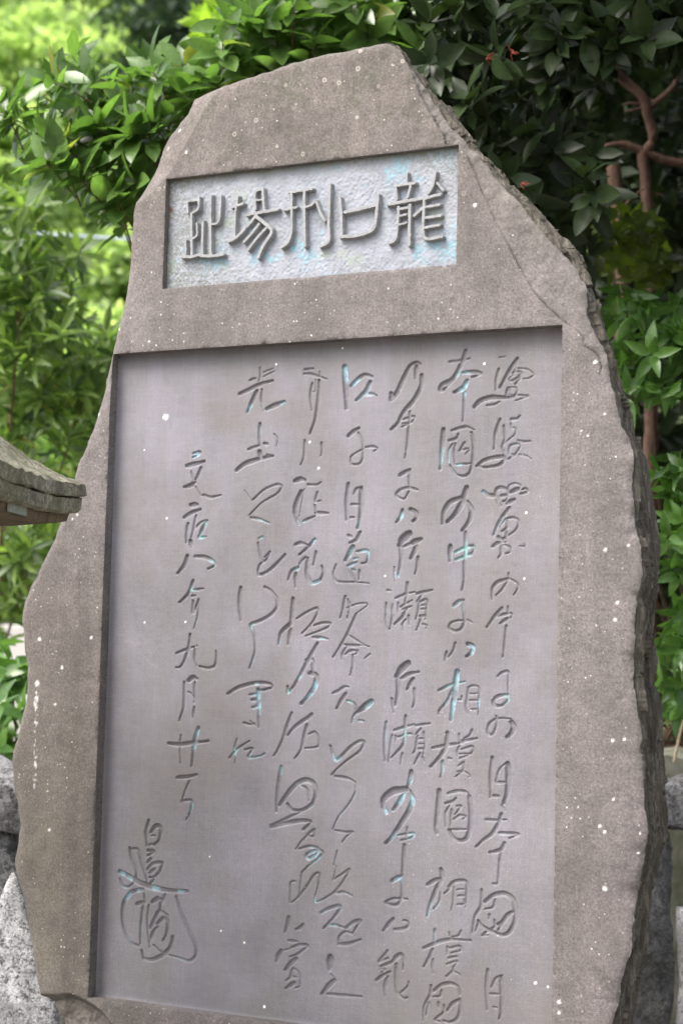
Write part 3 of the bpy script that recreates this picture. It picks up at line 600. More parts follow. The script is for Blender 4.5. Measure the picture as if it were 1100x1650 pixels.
# keep the arrises of the openings crisp
fr = mesh_np('stone_face', np.stack([vx, vy, vz], 1), F, M_frame, stele, sharp=50)
wh = np.zeros(len(vx))
for (px, py, r) in whites:
    q = on_plane(px, py, 0); d = np.hypot(vx - q[0], vz - q[2]) / ((0.8 * r) / 640)
    wh = np.maximum(wh, np.clip(1.7 - 1.3 * d + vnoise(vx * 300, vz * 300), 0, 1))
q = on_plane(58, 1180, 0)
st = np.exp(-((vx - q[0] + (vz - q[2]) * 0.03) / 0.009) ** 2) * ((vz < q[2] + 0.11) & (vz > q[2] - 0.15))
wh = np.maximum(wh, np.clip((vnoise(vx * 210, vz * 150) + 0.5) * st * 2.3 - 1.12 + 0.35 * (vz > q[2]), 0, 0.8))
add_attr(fr, 'chip', chip); add_attr(fr, 'crack', np.clip(ck * 0.9, 0, 1)); add_attr(fr, 'white', wh * 0.9)

# ---- broken flank and back
ring_t = np.concatenate([[0, 0.01, 0.025], np.linspace(0.045, 1.0, 46)])
Bk = pl(BACK, THK); s = np.arange(len(OUT)) * 0.004
y0, _, _ = HF(OUT[:, 0], OUT[:, 1])
isR = np.arange(len(OUT)) >= len(oL) + len(oT) - 2
xb = np.interp(OUT[:, 1], Bk[::-1, 1], Bk[::-1, 0])
offR = np.clip(xb - OUT[:, 0], -0.05, 0.09)
# fracture facets: every seed carries a tilted plane, long in the bedding direction
fr_ = np.random.default_rng(21)
def facets(S, Tm, ns, ls, lt, amp, tilt):
    nseed = ns; s0 = fr_.uniform(0, S.max(), nseed); t0 = fr_.uniform(0, THK, nseed)
    a_ = fr_.uniform(-amp, amp, nseed); bs = fr_.normal(0, tilt * 0.08, nseed); bt = fr_.normal(0, tilt, nseed)
    out = np.zeros(S.shape); best = np.full(S.shape, 1e9); 
    wS = S + 0.03 * vnoise(S * 14, Tm * 40); wT = Tm + 0.012 * vnoise(S * 22 + 5, Tm * 60)
    for k in range(nseed):
        m = np.abs(S - s0[k]) < ls * 6
        d = ((wS - s0[k]) / ls) ** 2 + ((wT - t0[k]) / lt) ** 2
        q = m & (d < best); best[q] = d[q]; out[q] = (a_[k] + bs[k] * (S - s0[k]) + bt[k] * (Tm - t0[k]))[q]
    return out
SS, TT = np.meshgrid(s, ring_t * THK, indexing='xy')
FC = facets(SS, TT, 200, 0.19, 0.030, 0.011, 0.42) + facets(SS, TT, 900, 0.07, 0.010, 0.0035, 0.28)
FC += 0.004 * fbm(SS, TT * 3, 60, 3, 0.6)
V = []
cen = np.array([-0.05, 1.6]); toc = cen - OUT; toc /= np.linalg.norm(toc, axis=1)[:, None]
for k, t in enumerate(ring_t):
    w0 = min(1, t * 9); w1 = 1 - 0.7 * max(0, (t - .85) / .15)
    dx = offR * (t ** 0.8) + FC[k] * w0 * w1
    P = OUT.copy()
    P[isR, 0] += dx[isR]; P[isR, 1] += 0.3 * dx[isR] * (-toc[isR, 1])
    shr = (0.04 * t - 0.6 * FC[k] * w0)
    P[~isR] += toc[~isR] * np.clip(shr[~isR], -0.004, 1)[:, None]
    V.append(np.stack([P[:, 0], y0 * (1 - t) + t * THK, P[:, 1]], 1))
n = len(OUT); R = len(ring_t)
V = np.vstack(V); F = []
a = (np.arange(R - 1)[:, None] * n + np.arange(n - 1)[None, :]).ravel()
F = np.stack([a, a + n, a + n + 1, a + 1], 1)
V[:, 2] = np.maximum(V[:, 2], 0.0)
# back: last ring fanned to a centre line
last = V[-n:]; cen = np.stack([last[:, 0] * 0.3, last[:, 1] + 0.05 + 0.02 * vnoise(s * 6, s * 0), 0.4 + last[:, 2] * 0.72], 1)
V = np.vstack([V, cen]); b = (R - 1) * n + np.arange(n - 1)
F = np.vstack([F, np.stack([b, b + n, b + n + 1, b + 1], 1)])
flank = mesh_np('broken_flank', V, F, M_flank, stele, sharp=28)

# ---- recess walls
def walls(x0, x1, z0, z1, depth, name, ystart=0.0):
    P = densify(np.array([(x0, z0), (x0, z1), (x1, z1), (x1, z0), (x0, z0)], float), 0.004)
    y_, _, _ = HF(P[:, 0], P[:, 1]); s = np.arange(len(P)) * 0.004; V = []
    ts = np.linspace(0, 1, 9)
    n2 = np.array([0.5 * (x0 + x1), 0.5 * (z0 + z1)]) - P
    for t in ts:
        off = 0.0012 * vnoise(s * 40, s * 0 + t * 8) * (0 < t < 1)
        V.append(np.stack([P[:, 0] + off, y_ * (1 - t) + depth * t, P[:, 1] + off], 1))
    n = len(P); V = np.vstack(V); a = (np.arange(8)[:, None] * n + np.arange(n - 1)[None, :]).ravel()
    return mesh_np(name, V, np.stack([a, a + 1, a + n + 1, a + n], 1), M_frame, stele, sharp=40)
walls(RX0, RX1, RZ0, RZ1, PD + 0.001, 'recess_edge'); walls(TX0, TX1, TZ0, TZ1, TD + 0.002, 'recess_edge')

# ---- writing
def parse(strokes):
    out = []
    for st in strokes.split(';'):
        p = st.split(); out.append((float(p[0]), [tuple(map(float, q.split(','))) for q in p[1:]]))
    return out
def carve(tiles, gx, gz, Yp, pxm, kind):
    H = np.zeros((len(gx), len(gz)), np.float32); own = np.full(H.shape, -1, np.int32); deep = np.zeros_like(H); cid = 0
    margin = 0.0035
    for (ox, oy, sc), chars in tiles:
        for ch in chars:
            for w, pts in parse(ch):
                a = np.array(pts); W = on_plane(ox + a[:, 0] / sc, oy + a[:, 1] / sc, Yp)[:, [0, 2]]
                W = catmull(W, 0.004); hw = w / sc / pxm / 2
                if kind == 'cut': hw *= 1.14 * (w / 27.0) ** 0.7
                lo, hi = W.min(0) - hw - margin * 2, W.max(0) + hw + margin * 2
                i0, i1 = np.searchsorted(gx, [lo[0], hi[0]]); j0, j1 = np.searchsorted(gz, [lo[1], hi[1]])
                if i1 <= i0 or j1 <= j0: continue
                x, z = np.meshgrid(gx[i0:i1], gz[j0:j1], indexing='ij')
                D = np.full(x.shape, 9.0); n = len(W)
                for k in range(n - 1):
                    d, t = seg_dist(x, z, W[k, 0], W[k, 1], W[k + 1, 0], W[k + 1, 1])
                    sp = (k + 0.5) / (n - 1)
                    if kind == 'cut': lw = hw * (0.72 + 0.36 * math.sin(math.pi * min(1, sp * 1.15 + 0.05)) - 0.10 * sp)
                    else: lw = hw
                    D = np.minimum(D, d / lw)
                D = D + 0.10 * vnoise(x * 160, z * 160)
                if kind == 'cut':
                    dep = 0.0010 + 0.33 * 2 * hw
                    h = dep * np.clip((1 - D) * 3.0, 0, 1) * (1 + 0.18 * vnoise(x * 120, z * 120))
                    h = np.where(D < 1.0, h, 0)
                else:
                    h = np.clip((1.12 - D) / 0.30, 0, 1)
                sub = H[i0:i1, j0:j1]; so = own[i0:i1, j0:j1]; sdp = deep[i0:i1, j0:j1]
                better = h > sub
                near = (D * hw < hw + margin) & (so < 0)
                so[near] = cid; so[better] = cid
                sub[better] = h[better]; sdp[...] = np.maximum(sdp, np.clip((1.05 - D) * 2.2, 0, 1))
            cid += 1
    return H, own, deep, cid
def build_field(gx, gz, Y, own, ncid, nm_panel, nm_glyph, mp, mg, attrs_p, attrs_g):
    X, Z = np.meshgrid(gx, gz, indexing='ij')
    c = np.maximum(np.maximum(own[:-1, :-1], own[1:, :-1]), np.maximum(own[:-1, 1:], own[1:, 1:]))
    allV = np.stack([X.ravel(), Y.ravel(), Z.ravel()], 1)
    u, F = extract(c < 0, X.shape)
    po = mesh_np(nm_panel, allV[u], F, mp, stele, sharp=None)
    for k, v in attrs_p.items(): add_attr(po, k, v.ravel()[u])
    for cid in range(ncid):
        m = c == cid
        if not m.any(): continue
        u, F = extract(m, X.shape)
        go = mesh_np(nm_glyph, allV[u], F, mg, po, sharp=None if nm_glyph == 'carved_character' else 40)
        for k, v in attrs_g.items(): add_attr(go, k, v.ravel()[u])
    return po

px_ = axis([RX0, RX1], 0.00175); pz_ = axis([RZ0, RZ1], 0.00175)
H, own, deep, nc = carve(TEXT, px_, pz_, PD, 650.0, 'cut')
X, Z = np.meshgrid(px_, pz_, indexing='ij')
de = np.minimum(np.minimum(X - RX0, RX1 - X), np.minimum(Z - RZ0, RZ1 - Z))
Y = PD + H + 0.0012 * fbm(X, Z, 3, 2) + 0.0004 * fbm(X, Z, 60, 2) - 0.003 * np.exp(-de / 0.004)
# faint dishing of the field round the deep strokes
CY_ = [(715,735,14),(745,605,12),(748,625,14),(775,790,8),(735,895,10),(752,885,16),(760,1047,9),(733,1095,22),(728,1140,18),(771,1134,8),(816,1128,8),(556,600,14),(572,618,10),(648,832,7),(641,925,8),(585,890,13),(568,905,13),(560,885,9),(655,1190,8),(651,1182,8),(600,1140,14),(575,1160,9),(562,1130,7),(650,1290,13),(662,1260,9),(625,1310,12),(665,1290,9),(635,1350,9),(662,1348,8),(640,1418,8),(541,1222,9),(430,840,7),(420,836,7),(484,842,8),(507,875,7),(480,918,9),(508,936,9),(420,866,5),(453,1036,7),(520,1030,8),(482,1092,6),(466,1115,6),(506,1105,9),(497,1125,11),(412,1105,5),(415,1120,11),(417,1140,11),(406,1218,7),(380,1212,8),(418,1220,9),(451,1240,9),(505,1382,16),(466,1320,0),(401,1010,0),(408,1010,6),(411,1065,8),(402,660,9),(455,652,7),(315,735,8),(333,845,9),(325,865,8),(340,908,9),(310,950,7),(320,1180,12),(312,1205,8),(318,1162,8),(307,1300,9),(195,1408,9),(206,1418,8),(203,1440,11),(225,1437,8),(290,1435,8),(250,1432,9),(510,1452,8),(535,1495,9),(855,640,0),(735,760,0),(560,608,9),(738,750,6),(500,1015,0),(790,500,0)]
cy = np.zeros(X.shape, np.float32)
for (a, b, r) in CY_:
    if r <= 0: continue
    q = on_plane(a, b, PD); cy = np.maximum(cy, np.clip(1.5 - 1.2 * np.hypot(X - q[0], Z - q[2]) / (r / 650), 0, 1))
cy = np.clip(cy + cy * fbm(X, Z, 70, 3) * 1.2, 0, 1)
wh = np.zeros(X.shape, np.float32)
for (a, b, r) in [(267,672,4.2),(445,587,1.5),(552,561,1.2),(780,586,1.6),(847,826,1.5),(844,932,1.6),(862,1584,1.8),(882,1590,1.5),(426,1622,2.0),(394,1519,1.8),(356,1500,1.4),(233,1003,1.6),(299,1002,1.5),(620,928,1.4),(233,725,1.4),(269,835,1.4),(315,1041,1.5),(499,712,1.6),(513,754,1.8),(338,1380,1.2)]:
    q = on_plane(a, b, PD); wh = np.maximum(wh, np.clip(1.9 - 1.3 * np.hypot(X - q[0], Z - q[2]) / (r / 650) + vnoise(X * 300, Z * 300), 0, 1))
grime_and_edge_tone = np.clip(deep * (0.35 + 0.6 * fbm(X, Z, 30, 3)), 0, 1)  # dirt in the carved grooves, broken up by noise
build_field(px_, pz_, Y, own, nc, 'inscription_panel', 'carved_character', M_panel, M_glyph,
            dict(white=wh), dict(white=wh, cyan=cy, deep=deep, grime_and_edge_tone=grime_and_edge_tone))

tx_ = axis([TX0, TX1], 0.0013); tz_ = axis([TZ0, TZ1], 0.0013)
H, own, deep, nc = carve(TITLE, tx_, tz_, 0.008, 610.0, 'raise')
own = np.where(deep * 0 + H > 0.0, own, -1)
X, Z = np.meshgrid(tx_, tz_, indexing='ij')
rough = 0.0015 * fbm(X * 1.0 + Z * 0.4, Z * 0.55, 45, 4, 0.6) + 0.0016 * fbm(X, Z, 150, 2)
Y = TD + rough * (1 - H) - (TD - 0.006) * H + 0.0006 * fbm(X, Z, 90, 2) * H
de = np.minimum(np.minimum(X - TX0, TX1 - X), np.minimum(Z - TZ0, TZ1 - Z))
mot = np.clip(1.15 - (X - TX0) / 0.22, 0, 1) + np.clip(1.2 - np.hypot(X - TX1, Z - TZ1) / 0.16, 0, 1) + np.exp(-de / 0.012) * 0.6 + 0.12
qr = on_plane(275, 338, TD); rust = np.clip(1.6 - 1.4 * np.hypot(X - qr[0], Z - qr[2]) / 0.010 + vnoise(X * 400, Z * 400), 0, 1)
gr = np.exp(-(TZ1 - Z) / 0.010) * (0.9 + vnoise(X * 40, Z * 40)) + 0.6 * np.exp(-(X - TX0) / 0.006)  # title ground darker and greener along its top and left edges
build_field(tx_, tz_, Y, own, nc, 'title_panel', 'raised_character', M_title, M_letter,
            dict(mottle=np.clip(mot * (0.75 + 0.9 * fbm(X, Z, 14, 4)), 0, 1), rust=rust * 0.9, grime_and_edge_tone=np.clip(gr, 0, 1) * 0.8), {})
# ------------------------------------------------------------------ ground, bank, hillside
M_ground = simple_mat('trodden_earth', (0.10, 0.085, 0.065), (0.26, 0.24, 0.21), 7, bump=0.01)
M_hill = simple_mat('wooded_slope', (0.02, 0.028, 0.012), (0.06, 0.085, 0.03), 1.2, bump=0.2)
M_bank = simple_mat('brown_bank', (0.035, 0.026, 0.018), (0.11, 0.08, 0.055), 5, bump=0.05)  # brown soil of the planting bed
M_pale = simple_mat('pale_standin_face', (0.55, 0.53, 0.50), (0.75, 0.73, 0.70), 2.5, bump=0.002)
M_conc = simple_mat('mossy_concrete', (0.10, 0.12, 0.06), (0.30, 0.29, 0.25), 8, bump=0.008)
g = 160.0; n = 41
gx_, gy_ = np.meshgrid(np.linspace(-g, g, n), np.linspace(-60, g, n), indexing='ij')
V = np.stack([gx_.ravel(), gy_.ravel(), np.zeros(gx_.size)], 1)
i, j = np.meshgrid(np.arange(n - 1), np.arange(n - 1), indexing='ij'); a = (i * n + j).ravel()
tag(mesh_np('ground', V, np.stack([a, a + n, a + n + 1, a + 1], 1), M_ground), kind='structure')
# hillside rises behind everything: u across the view, w away from it
fwd2 = np.array([fw[0], fw[1]]); fwd2 /= np.linalg.norm(fwd2); side2 = np.array([fwd2[1], -fwd2[0]])
def hill_z(u, w):
    s = np.clip((w - 13) / 30, 0, 1); h = 22 * s ** 0.9
    s2 = np.clip((w - 9.0 + 0.0 * u) / 16, 0, 1) * np.clip((u - 0.5) / 3.0, 0, 1)
    h = np.maximum(h, 13 * s2 ** 0.8)
    h = h * (1 + 0.12 * np.sin(u * 0.21) + 0.08 * np.sin(w * 0.4 + u * 0.35)) + 1.2 * fbm(u + 50, w, 0.25, 4) * np.clip((w - 10) / 4, 0, 1)
    return h - 0.15
U, W = np.meshgrid(np.linspace(-70, 70, 150), np.concatenate([np.linspace(8.5, 45, 90), np.linspace(48, 110, 20)]), indexing='ij')
V = np.stack([CAM[0] + side2[0] * U.ravel() + fwd2[0] * W.ravel(), CAM[1] + side2[1] * U.ravel() + fwd2[1] * W.ravel(), hill_z(U, W).ravel()], 1)
nu, nw = U.shape; i, j = np.meshgrid(np.arange(nu - 1), np.arange(nw - 1), indexing='ij'); a = (i * nw + j).ravel()
tag(mesh_np('hillside', V, np.stack([a, a + nw, a + nw + 1, a + 1], 1), M_hill), kind='structure')
def hill_at(p):
    d = np.array([p[0] - CAM[0], p[1] - CAM[1]]); return max(0.0, float(hill_z(np.array(d @ side2), np.array(d @ fwd2))))

# ------------------------------------------------------------------ foliage tools
def leaf_template(rows, fold=0.16, droop=0.18, wid=0.38, shape='ob'):
    """leaf lying along +y, unit length"""
    V = []; 
    for t in rows:
        if shape == 'ob': w = wid * (math.sin(math.pi * min(1, t ** 0.75) ** 1.25) ** 0.75 if 0 < t < 1 else 0)
        elif shape == 'lance': w = wid * (math.sin(math.pi * t ** 0.8) ** 0.9 if 0 < t < 1 else 0)
        else: w = wid * (math.sin(math.pi * t ** 0.55) ** 0.9 if 0 < t < 1 else 0)
        z = -droop * t * t
        V += [(-w / 2, t, z + fold * w), (0, t, z), (w / 2, t, z + fold * w)]
    V = np.array(V); F = []
    for r in range(len(rows) - 1):
        a = r * 3; F += [(a, a + 1, a + 4, a + 3), (a + 1, a + 2, a + 5, a + 4)]
    return V, np.array(F)
def frames(pos, d, nrm, L):
    d = d / np.linalg.norm(d, axis=1)[:, None]; x = np.cross(d, nrm); x /= np.linalg.norm(x, axis=1)[:, None] + 1e-9
    z = np.cross(x, d); return pos, np.stack([x, d, z], 2) * L[:, None, None]
def merge(T, pos, R):
    TV, TF = T; V = np.einsum('nij,vj->nvi', R, TV) + pos[:, None, :]
    F = TF[None] + (np.arange(len(pos)) * len(TV))[:, None, None]
    return V.reshape(-1, 3), F.reshape(-1, 4)
def unit(v): return v / (np.linalg.norm(v, axis=-1, keepdims=True) + 1e-9)
def rosettes(tips, dirs, nleaf, L, spread=(35, 85), jit=0.25, stemlen=0.05, lvar=0.3):
    """whorls of leaves round every twig tip"""
    k = np.tile(np.arange(nleaf), len(tips)); T = np.repeat(tips, nleaf, 0); D = unit(np.repeat(dirs, nleaf, 0))
    ref = np.where(np.abs(D[:, 2:3]) < 0.8, np.array([[0, 0, 1.0]]), np.array([[1.0, 0, 0]]))
    A = unit(np.cross(D, ref)); B = np.cross(D, A)
    ph = k * 2.39996 + np.repeat(rng.random(len(tips)) * 6.28, nleaf)
    fr = (k + 0.5) / nleaf
    e = np.radians(spread[0] + (spread[1] - spread[0]) * (1 - fr) + rng.normal(0, 8, len(k)))
    rad = np.cos(ph)[:, None] * A + np.sin(ph)[:, None] * B
    d = np.cos(e)[:, None] * D + np.sin(e)[:, None] * rad + rng.normal(0, jit, (len(k), 3)) * 0.5
    d[:, 2] -= 0.12
    nr = unit(np.cos(e)[:, None] * -rad + np.sin(e)[:, None] * D + rng.normal(0, 0.25, d.shape) + np.array([0, 0, 0.25]))
    P = T - D * (stemlen * (1 - fr))[:, None] + rad * 0.004
    ln = L * (1 - lvar / 2 + lvar * rng.random(len(k)))
    return frames(P, d, nr, ln)
def proj(p):
    c = (p - CAM) @ CM; return c[:, 0] / c[:, 2] * CF + CX, c[:, 1] / c[:, 2] * CF + CY, c[:, 2]
OUTPX = np.array(LEFT + TOP[1:] + RIGHT[1:], float)
def leafy(parent, pos, R, T_near, T_far, mat, nparts=300, variants=3, stuffname='foliage', fleck=None):
    """the leaves that show largest become parts, the rest one mass"""
    px, py, dd = proj(pos + R[:, :, 1] * 0.5)
    vis = (px > -10) & (px < 1110) & (py > -10) & (py < 1660) & (dd > 0.5)
    hid = inside(px, py, [tuple(q) for q in OUTPX])
    size = np.linalg.norm(R[:, :, 1], axis=1) / dd
    score = np.where(vis & ~hid, size, -1 + 0 * size)
    order = np.argsort(-score); near = order[:nparts]; near = near[score[near] > 0]
    rest = np.setdiff1d(np.arange(len(pos)), near)
    meshes = []
    for v in range(variants):
        V, F = T_near[v % len(T_near)]
        o = mesh_np('leaf', V, F, mat); meshes.append(o.data); bpy.data.objects.remove(o)
    inv = Matrix.Translation(parent.location).inverted()
    for k, i in enumerate(near):
        o = bpy.data.objects.new('leaf', meshes[k % variants]); COL.objects.link(o); o.parent = parent
        M = np.eye(4); M[:3, :3] = R[i]; M[:3, 3] = pos[i]
        o.matrix_parent_inverse = inv; o.matrix_basis = Matrix(M.tolist())
    if len(rest):
        V, F = merge(T_far, pos[rest], R[rest]); tag(mesh_np(stuffname, V, F, mat, parent), kind='stuff')
def limb(parent, name, pts, r0, r1, mat, n=9, wob=0.12, step=0.08):
    P = np.array(pts, float); Q = catmull(P, step)
    V, F = tube(Q, np.linspace(r0, r1, len(Q)), n, wob); return mesh_np(name, V, F, mat, parent)
rows6, rows4, rows3 = [0, .12, .3, .5, .7, .88, 1.0], [0, .3, .65, 1.0], [0, .5, 1.0]
OB = [leaf_template(rows6, f, d, w) for f, d, w in ((.18, .10, .46), (.10, .28, .42), (.25, .02, .49), (.14, .2, .38))]
OBf = leaf_template(rows4, .16, .15, .44)
LA = [leaf_template(rows6, f, d, w, 'lance') for f, d, w in ((.2, .15, .25), (.12, .3, .22), (.25, .05, .27))]
LAf = leaf_template(rows4, .18, .15, .27, 'lance')
OV = [leaf_template(rows6, f, d, w, 'ov') for f, d, w in ((.15, .3, .50), (.2, .15, .44), (.1, .45, .48))]
OVf = leaf_template(rows4, .15, .25, .46, 'ov')
OP = [leaf_template(rows6, f, d, w, 'lance') for f, d, w in ((.25, .35, .40), (.3, .15, .36), (.2, .5, .38))]
QD = (np.array([(0, 0, 0), (0.3, .5, .05), (0, 1, -.1), (-.3, .5, .05)]), np.array([(0, 1, 2, 3)]))

M_bark = simple_mat('brown_bark', (0.05, 0.032, 0.022), (0.16, 0.10, 0.07), 22, bump=0.006, stretch=(1, 1, 0.35))
M_redbark = simple_mat('reddish_bark', (0.055, 0.032, 0.024), (0.14, 0.082, 0.060), 26, bump=0.006, stretch=(1, 1, 0.5))
M_lglossy = leaf_mat('glossy_leaf', (0.048, 0.096, 0.025), (0.125, 0.22, 0.058), 0.24, 0.42, 0.5, yellow=(0.30, 0.28, 0.05))
M_ldark = leaf_mat('shade_toned_leaf', (0.010, 0.018, 0.009), (0.030, 0.050, 0.018), 0.36, 0.16, 0.22)  # deep shade of the right side put into the leaf colour
M_lshrub = leaf_mat('laurel_leaf', (0.032, 0.074, 0.020), (0.20, 0.30, 0.075), 0.36, 0.42, 0.4, yellow=(0.22, 0.16, 0.05))
M_lfar = leaf_mat('spring_leaf', (0.13, 0.21, 0.08), (0.48, 0.58, 0.29), 0.6, 0.5, 0.25, nscale=0.6)
M_lfar2 = leaf_mat('woodland_leaf', (0.06, 0.13, 0.035), (0.20, 0.32, 0.10), 0.6, 0.45, 0.25, nscale=0.6)
M_lbush = leaf_mat('aucuba_leaf', (0.035, 0.085, 0.020), (0.12, 0.24, 0.055), 0.24, 0.33, 0.5)
M_lvine = leaf_mat('vine_leaf', (0.028, 0.045, 0.008), (0.075, 0.11, 0.015), 0.45, 0.4, 0.3)
M_llime = leaf_mat('lime_leaf', (0.16, 0.27, 0.03), (0.32, 0.46, 0.07), 0.45, 0.5, 0.3)

# ------------------------------------------------------------------ evergreen overhanging the stone: trunk on the right, sprays reaching left
def root_at(px, depth): return ground_at(px, depth)
ev = tag(empty('evergreen_tree', root_at(1045, 6.9)), 'large glossy leaved evergreen behind the monument with forked reddish trunk at the right', 'tree')
T = lambda x, y, d=6.9: at(x, y, d)
limb(ev, 'trunk', [ev.location, T(1046, 900), T(1048, 560), T(1046, 400), T(1040, 300), T(1034, 246)], 0.042, 0.022, M_redbark, wob=0.35, step=0.03)
limb(ev, 'branch', [T(1034, 250), T(1052, 222), T(1042, 185), T(1036, 158), T(1000, 125), T(985, 90, 6.7), T(968, 50, 6.6), T(945, 5, 6.5), T(900, -80, 6.4), T(760, -200, 6.0)], 0.021, 0.010, M_redbark, wob=0.35, step=0.03)
limb(ev, 'branch', [T(933, 243), T(965, 238), T(1000, 232), T(1036, 244)], 0.006, 0.017, M_redbark, wob=0.35, step=0.02)
limb(ev, 'branch', [T(1034, 244), T(1070, 258), T(1105, 262), T(1180, 240)], 0.020, 0.013, M_redbark, wob=0.35, step=0.02)
limb(ev, 'branch', [T(1040, 176), T(1062, 160), T(1085, 138), T(1093, 110), T(1090, 70), T(1084, 30), T(1090, -60)], 0.014, 0.009, M_redbark)
limb(ev, 'branch', [T(985, 246, 7.2), T(990, 290, 7.2), T(1000, 380, 7.2), T(1002, 520, 7.2), T(1005, 800, 7.2)], 0.03, 0.036, M_bark)
for q in ([T(1033, 168), T(1012, 166), T(1002, 170)], [T(1033, 174), T(1016, 178), T(1004, 180)], [T(1050, 312), T(1062, 314), T(1066, 312)]):
    limb(ev, 'twig', q, 0.006, 0.003, M_redbark, n=6)
limb(ev, 'branch', [T(760, -200, 6.0), T(560, -120, 5.9), T(450, 30, 5.8), T(350, 150, 5.75), T(240, 215, 5.7), T(120, 235, 5.7), T(60, 235, 5.7)], 0.007, 0.0025, M_bark)
limb(ev, 'branch', [T(350, 150, 5.75), T(270, 150, 5.75), T(160, 160, 5.7), T(40, 175, 5.7)], 0.004, 0.002, M_bark)
limb(ev, 'branch', [T(560, -120, 5.7), T(620, -10, 5.9), T(680, 60, 5.9), T(780, 180, 5.9), T(830, 290, 5.8)], 0.006, 0.003, M_bark)
hand = [(28,150,-1),(12,168,-1),(92,95,0),(60,120,-1),(52,205,-1),(90,225,-1),(108,140,0),(130,120,0),(150,165,-1),(95,265,-1),(70,262,-1),(135,235,-1),(175,135,1),(212,110,1),(245,100,1),(262,120,1),(228,160,1),(200,190,0),(245,175,1),(270,160,1),(295,130,1),(160,205,0),(185,240,0),(150,262,-1),(215,225,0),(238,222,1),(200,285,0),(180,315,0),(215,320,1),(225,262,1),(120,300,-1),(172,180,0),(232,300,1),(196,330,0),(206,345,0),(300,100,1),(318,118,1),(250,140,1),
        (350,75,0),(372,92,0),(392,62,0),(415,80,0),(440,50,0),(462,78,0),(480,40,0),(505,60,0),(525,30,0),(545,55,0),(470,15,0),(420,30,0),(560,15,0),(585,45,0),(605,25,0),(625,50,0),(645,40,0),(640,75,1),(662,80,1),(600,5,0),(500,10,0),(540,5,0),(440,10,0),(575,-10,0),(380,30,0),(400,10,0),(455,95,0),(430,105,0),(500,85,0),(530,78,0),(490,90,0),(560,70,0),(590,66,0),(345,118,0),(370,118,0),(400,108,0),(325,140,0),(515,70,0)]
tips = []; dirs = []
for (x, y, s) in hand:
    for r in range(2):
        d = 5.35 + 0.25 * rng.random() + (0.25 if r else 0)
        tips.append(at(x + rng.normal(0, 9), y + (16 if y < 200 and x < 330 else 0) + rng.normal(0, 9), d))
        v = -rt * (0.7 - 0.4 * s + 0.3 * rng.normal()) * (1 if x < 330 else 0.3 * rng.normal()) + np.array([0, 0, 1]) * (0.55 + 0.5 * rng.normal()) - fw * (0.5 + 0.3 * rng.random())
        dirs.append(v)
tips = np.array(tips); dirs = unit(np.array(dirs))
p1, R1 = rosettes(tips, dirs, 9, 0.116, jit=0.4, lvar=0.5)
tw = Acc()
for t, d in zip(tips, dirs):
    Q = np.stack([t, t - d * 0.06 + np.array([0, 0, -.01]), t - d * 0.13 + np.array([0, 0, -.035]) + fw * 0.02]); tw.add(*tube(Q, [0.0018, 0.0026, 0.0034], 5))
V, F = tw.get(); tag(mesh_np('twigs', V, F, M_bark, ev), kind='stuff')
leafy(ev, p1, R1, OB, OBf, M_lglossy)

# darker evergreen filling the shade on the right, unseen canopy added overhead to block the sky
dk = tag(empty('shade_tree', root_at(1250, 7.6)), 'dark dense broadleaf tree filling the deep shade right of the monument', 'tree')
limb(dk, 'trunk', [dk.location, T(1250, 700, 7.6), T(1230, 200, 7.6), T(1150, -300, 7.4)], 0.12, 0.07, M_bark)
limb(dk, 'branch', [T(1150, -300, 7.4), T(1000, -500, 6.8), T(850, -650, 6.2)], 0.06, 0.02, M_bark)
tips = []
def scat(n, x0, x1, y0, y1, d0, d1, keep=None):
    k = 0
    while k < n:
        x, y, d = rng.uniform(x0, x1), rng.uniform(y0, y1), rng.uniform(d0, d1)
        if keep and not keep(x, y): continue
        tips.append(at(x, y, d)); k += 1
scat(150, 640, 960, -20, 420, 5.15, 6.3, lambda x, y: y < 420 - (960 - x) * 0.15 and (x - 625) > (y - 60) * 0.55 and rng.random() < 1.15 - (x - 640) / 420)
scat(90, 860, 1130, -30, 75, 5.2, 6.4)
scat(520, 700, 1250, -30, 620, 7.3, 8.6)
scat(160, 900, 1250, 600, 1150, 8.0, 9.2)
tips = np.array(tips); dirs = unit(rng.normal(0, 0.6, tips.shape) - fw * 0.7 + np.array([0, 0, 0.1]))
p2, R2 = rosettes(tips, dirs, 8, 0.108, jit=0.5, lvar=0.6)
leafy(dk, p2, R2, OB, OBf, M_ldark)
tips = []
scat(900, 640, 2000, -1500, -230, 4.6, 8.5)  # unseen leaf canopy above and right of the view, added to block the sky
scat(300, 1260, 2100, -60, 1000, 5.0, 8.5)
tips = np.array(tips); dirs = unit(rng.normal(0, 0.6, tips.shape) + np.array([0, 0, 0.5])); _tp = (tips, dirs)
tips = []; scat(420, 640, 1350, -60, 1150, 9.0, 10.5); bt = np.array(tips); bd = unit(rng.normal(0, .6, bt.shape) - fw)  # dark leaf backdrop added so the gaps read as shade
p4, R4 = rosettes(bt, bd, 8, 0.24)
p3, R3 = rosettes(*_tp, 8, 0.26)
p3 = np.vstack([p3, p4]); R3 = np.concatenate([R3, R4])
V, F = merge(leaf_template(rows3, .1, .1, .6), p3, R3); tag(mesh_np('foliage', V, F, M_ldark, dk), kind='stuff')
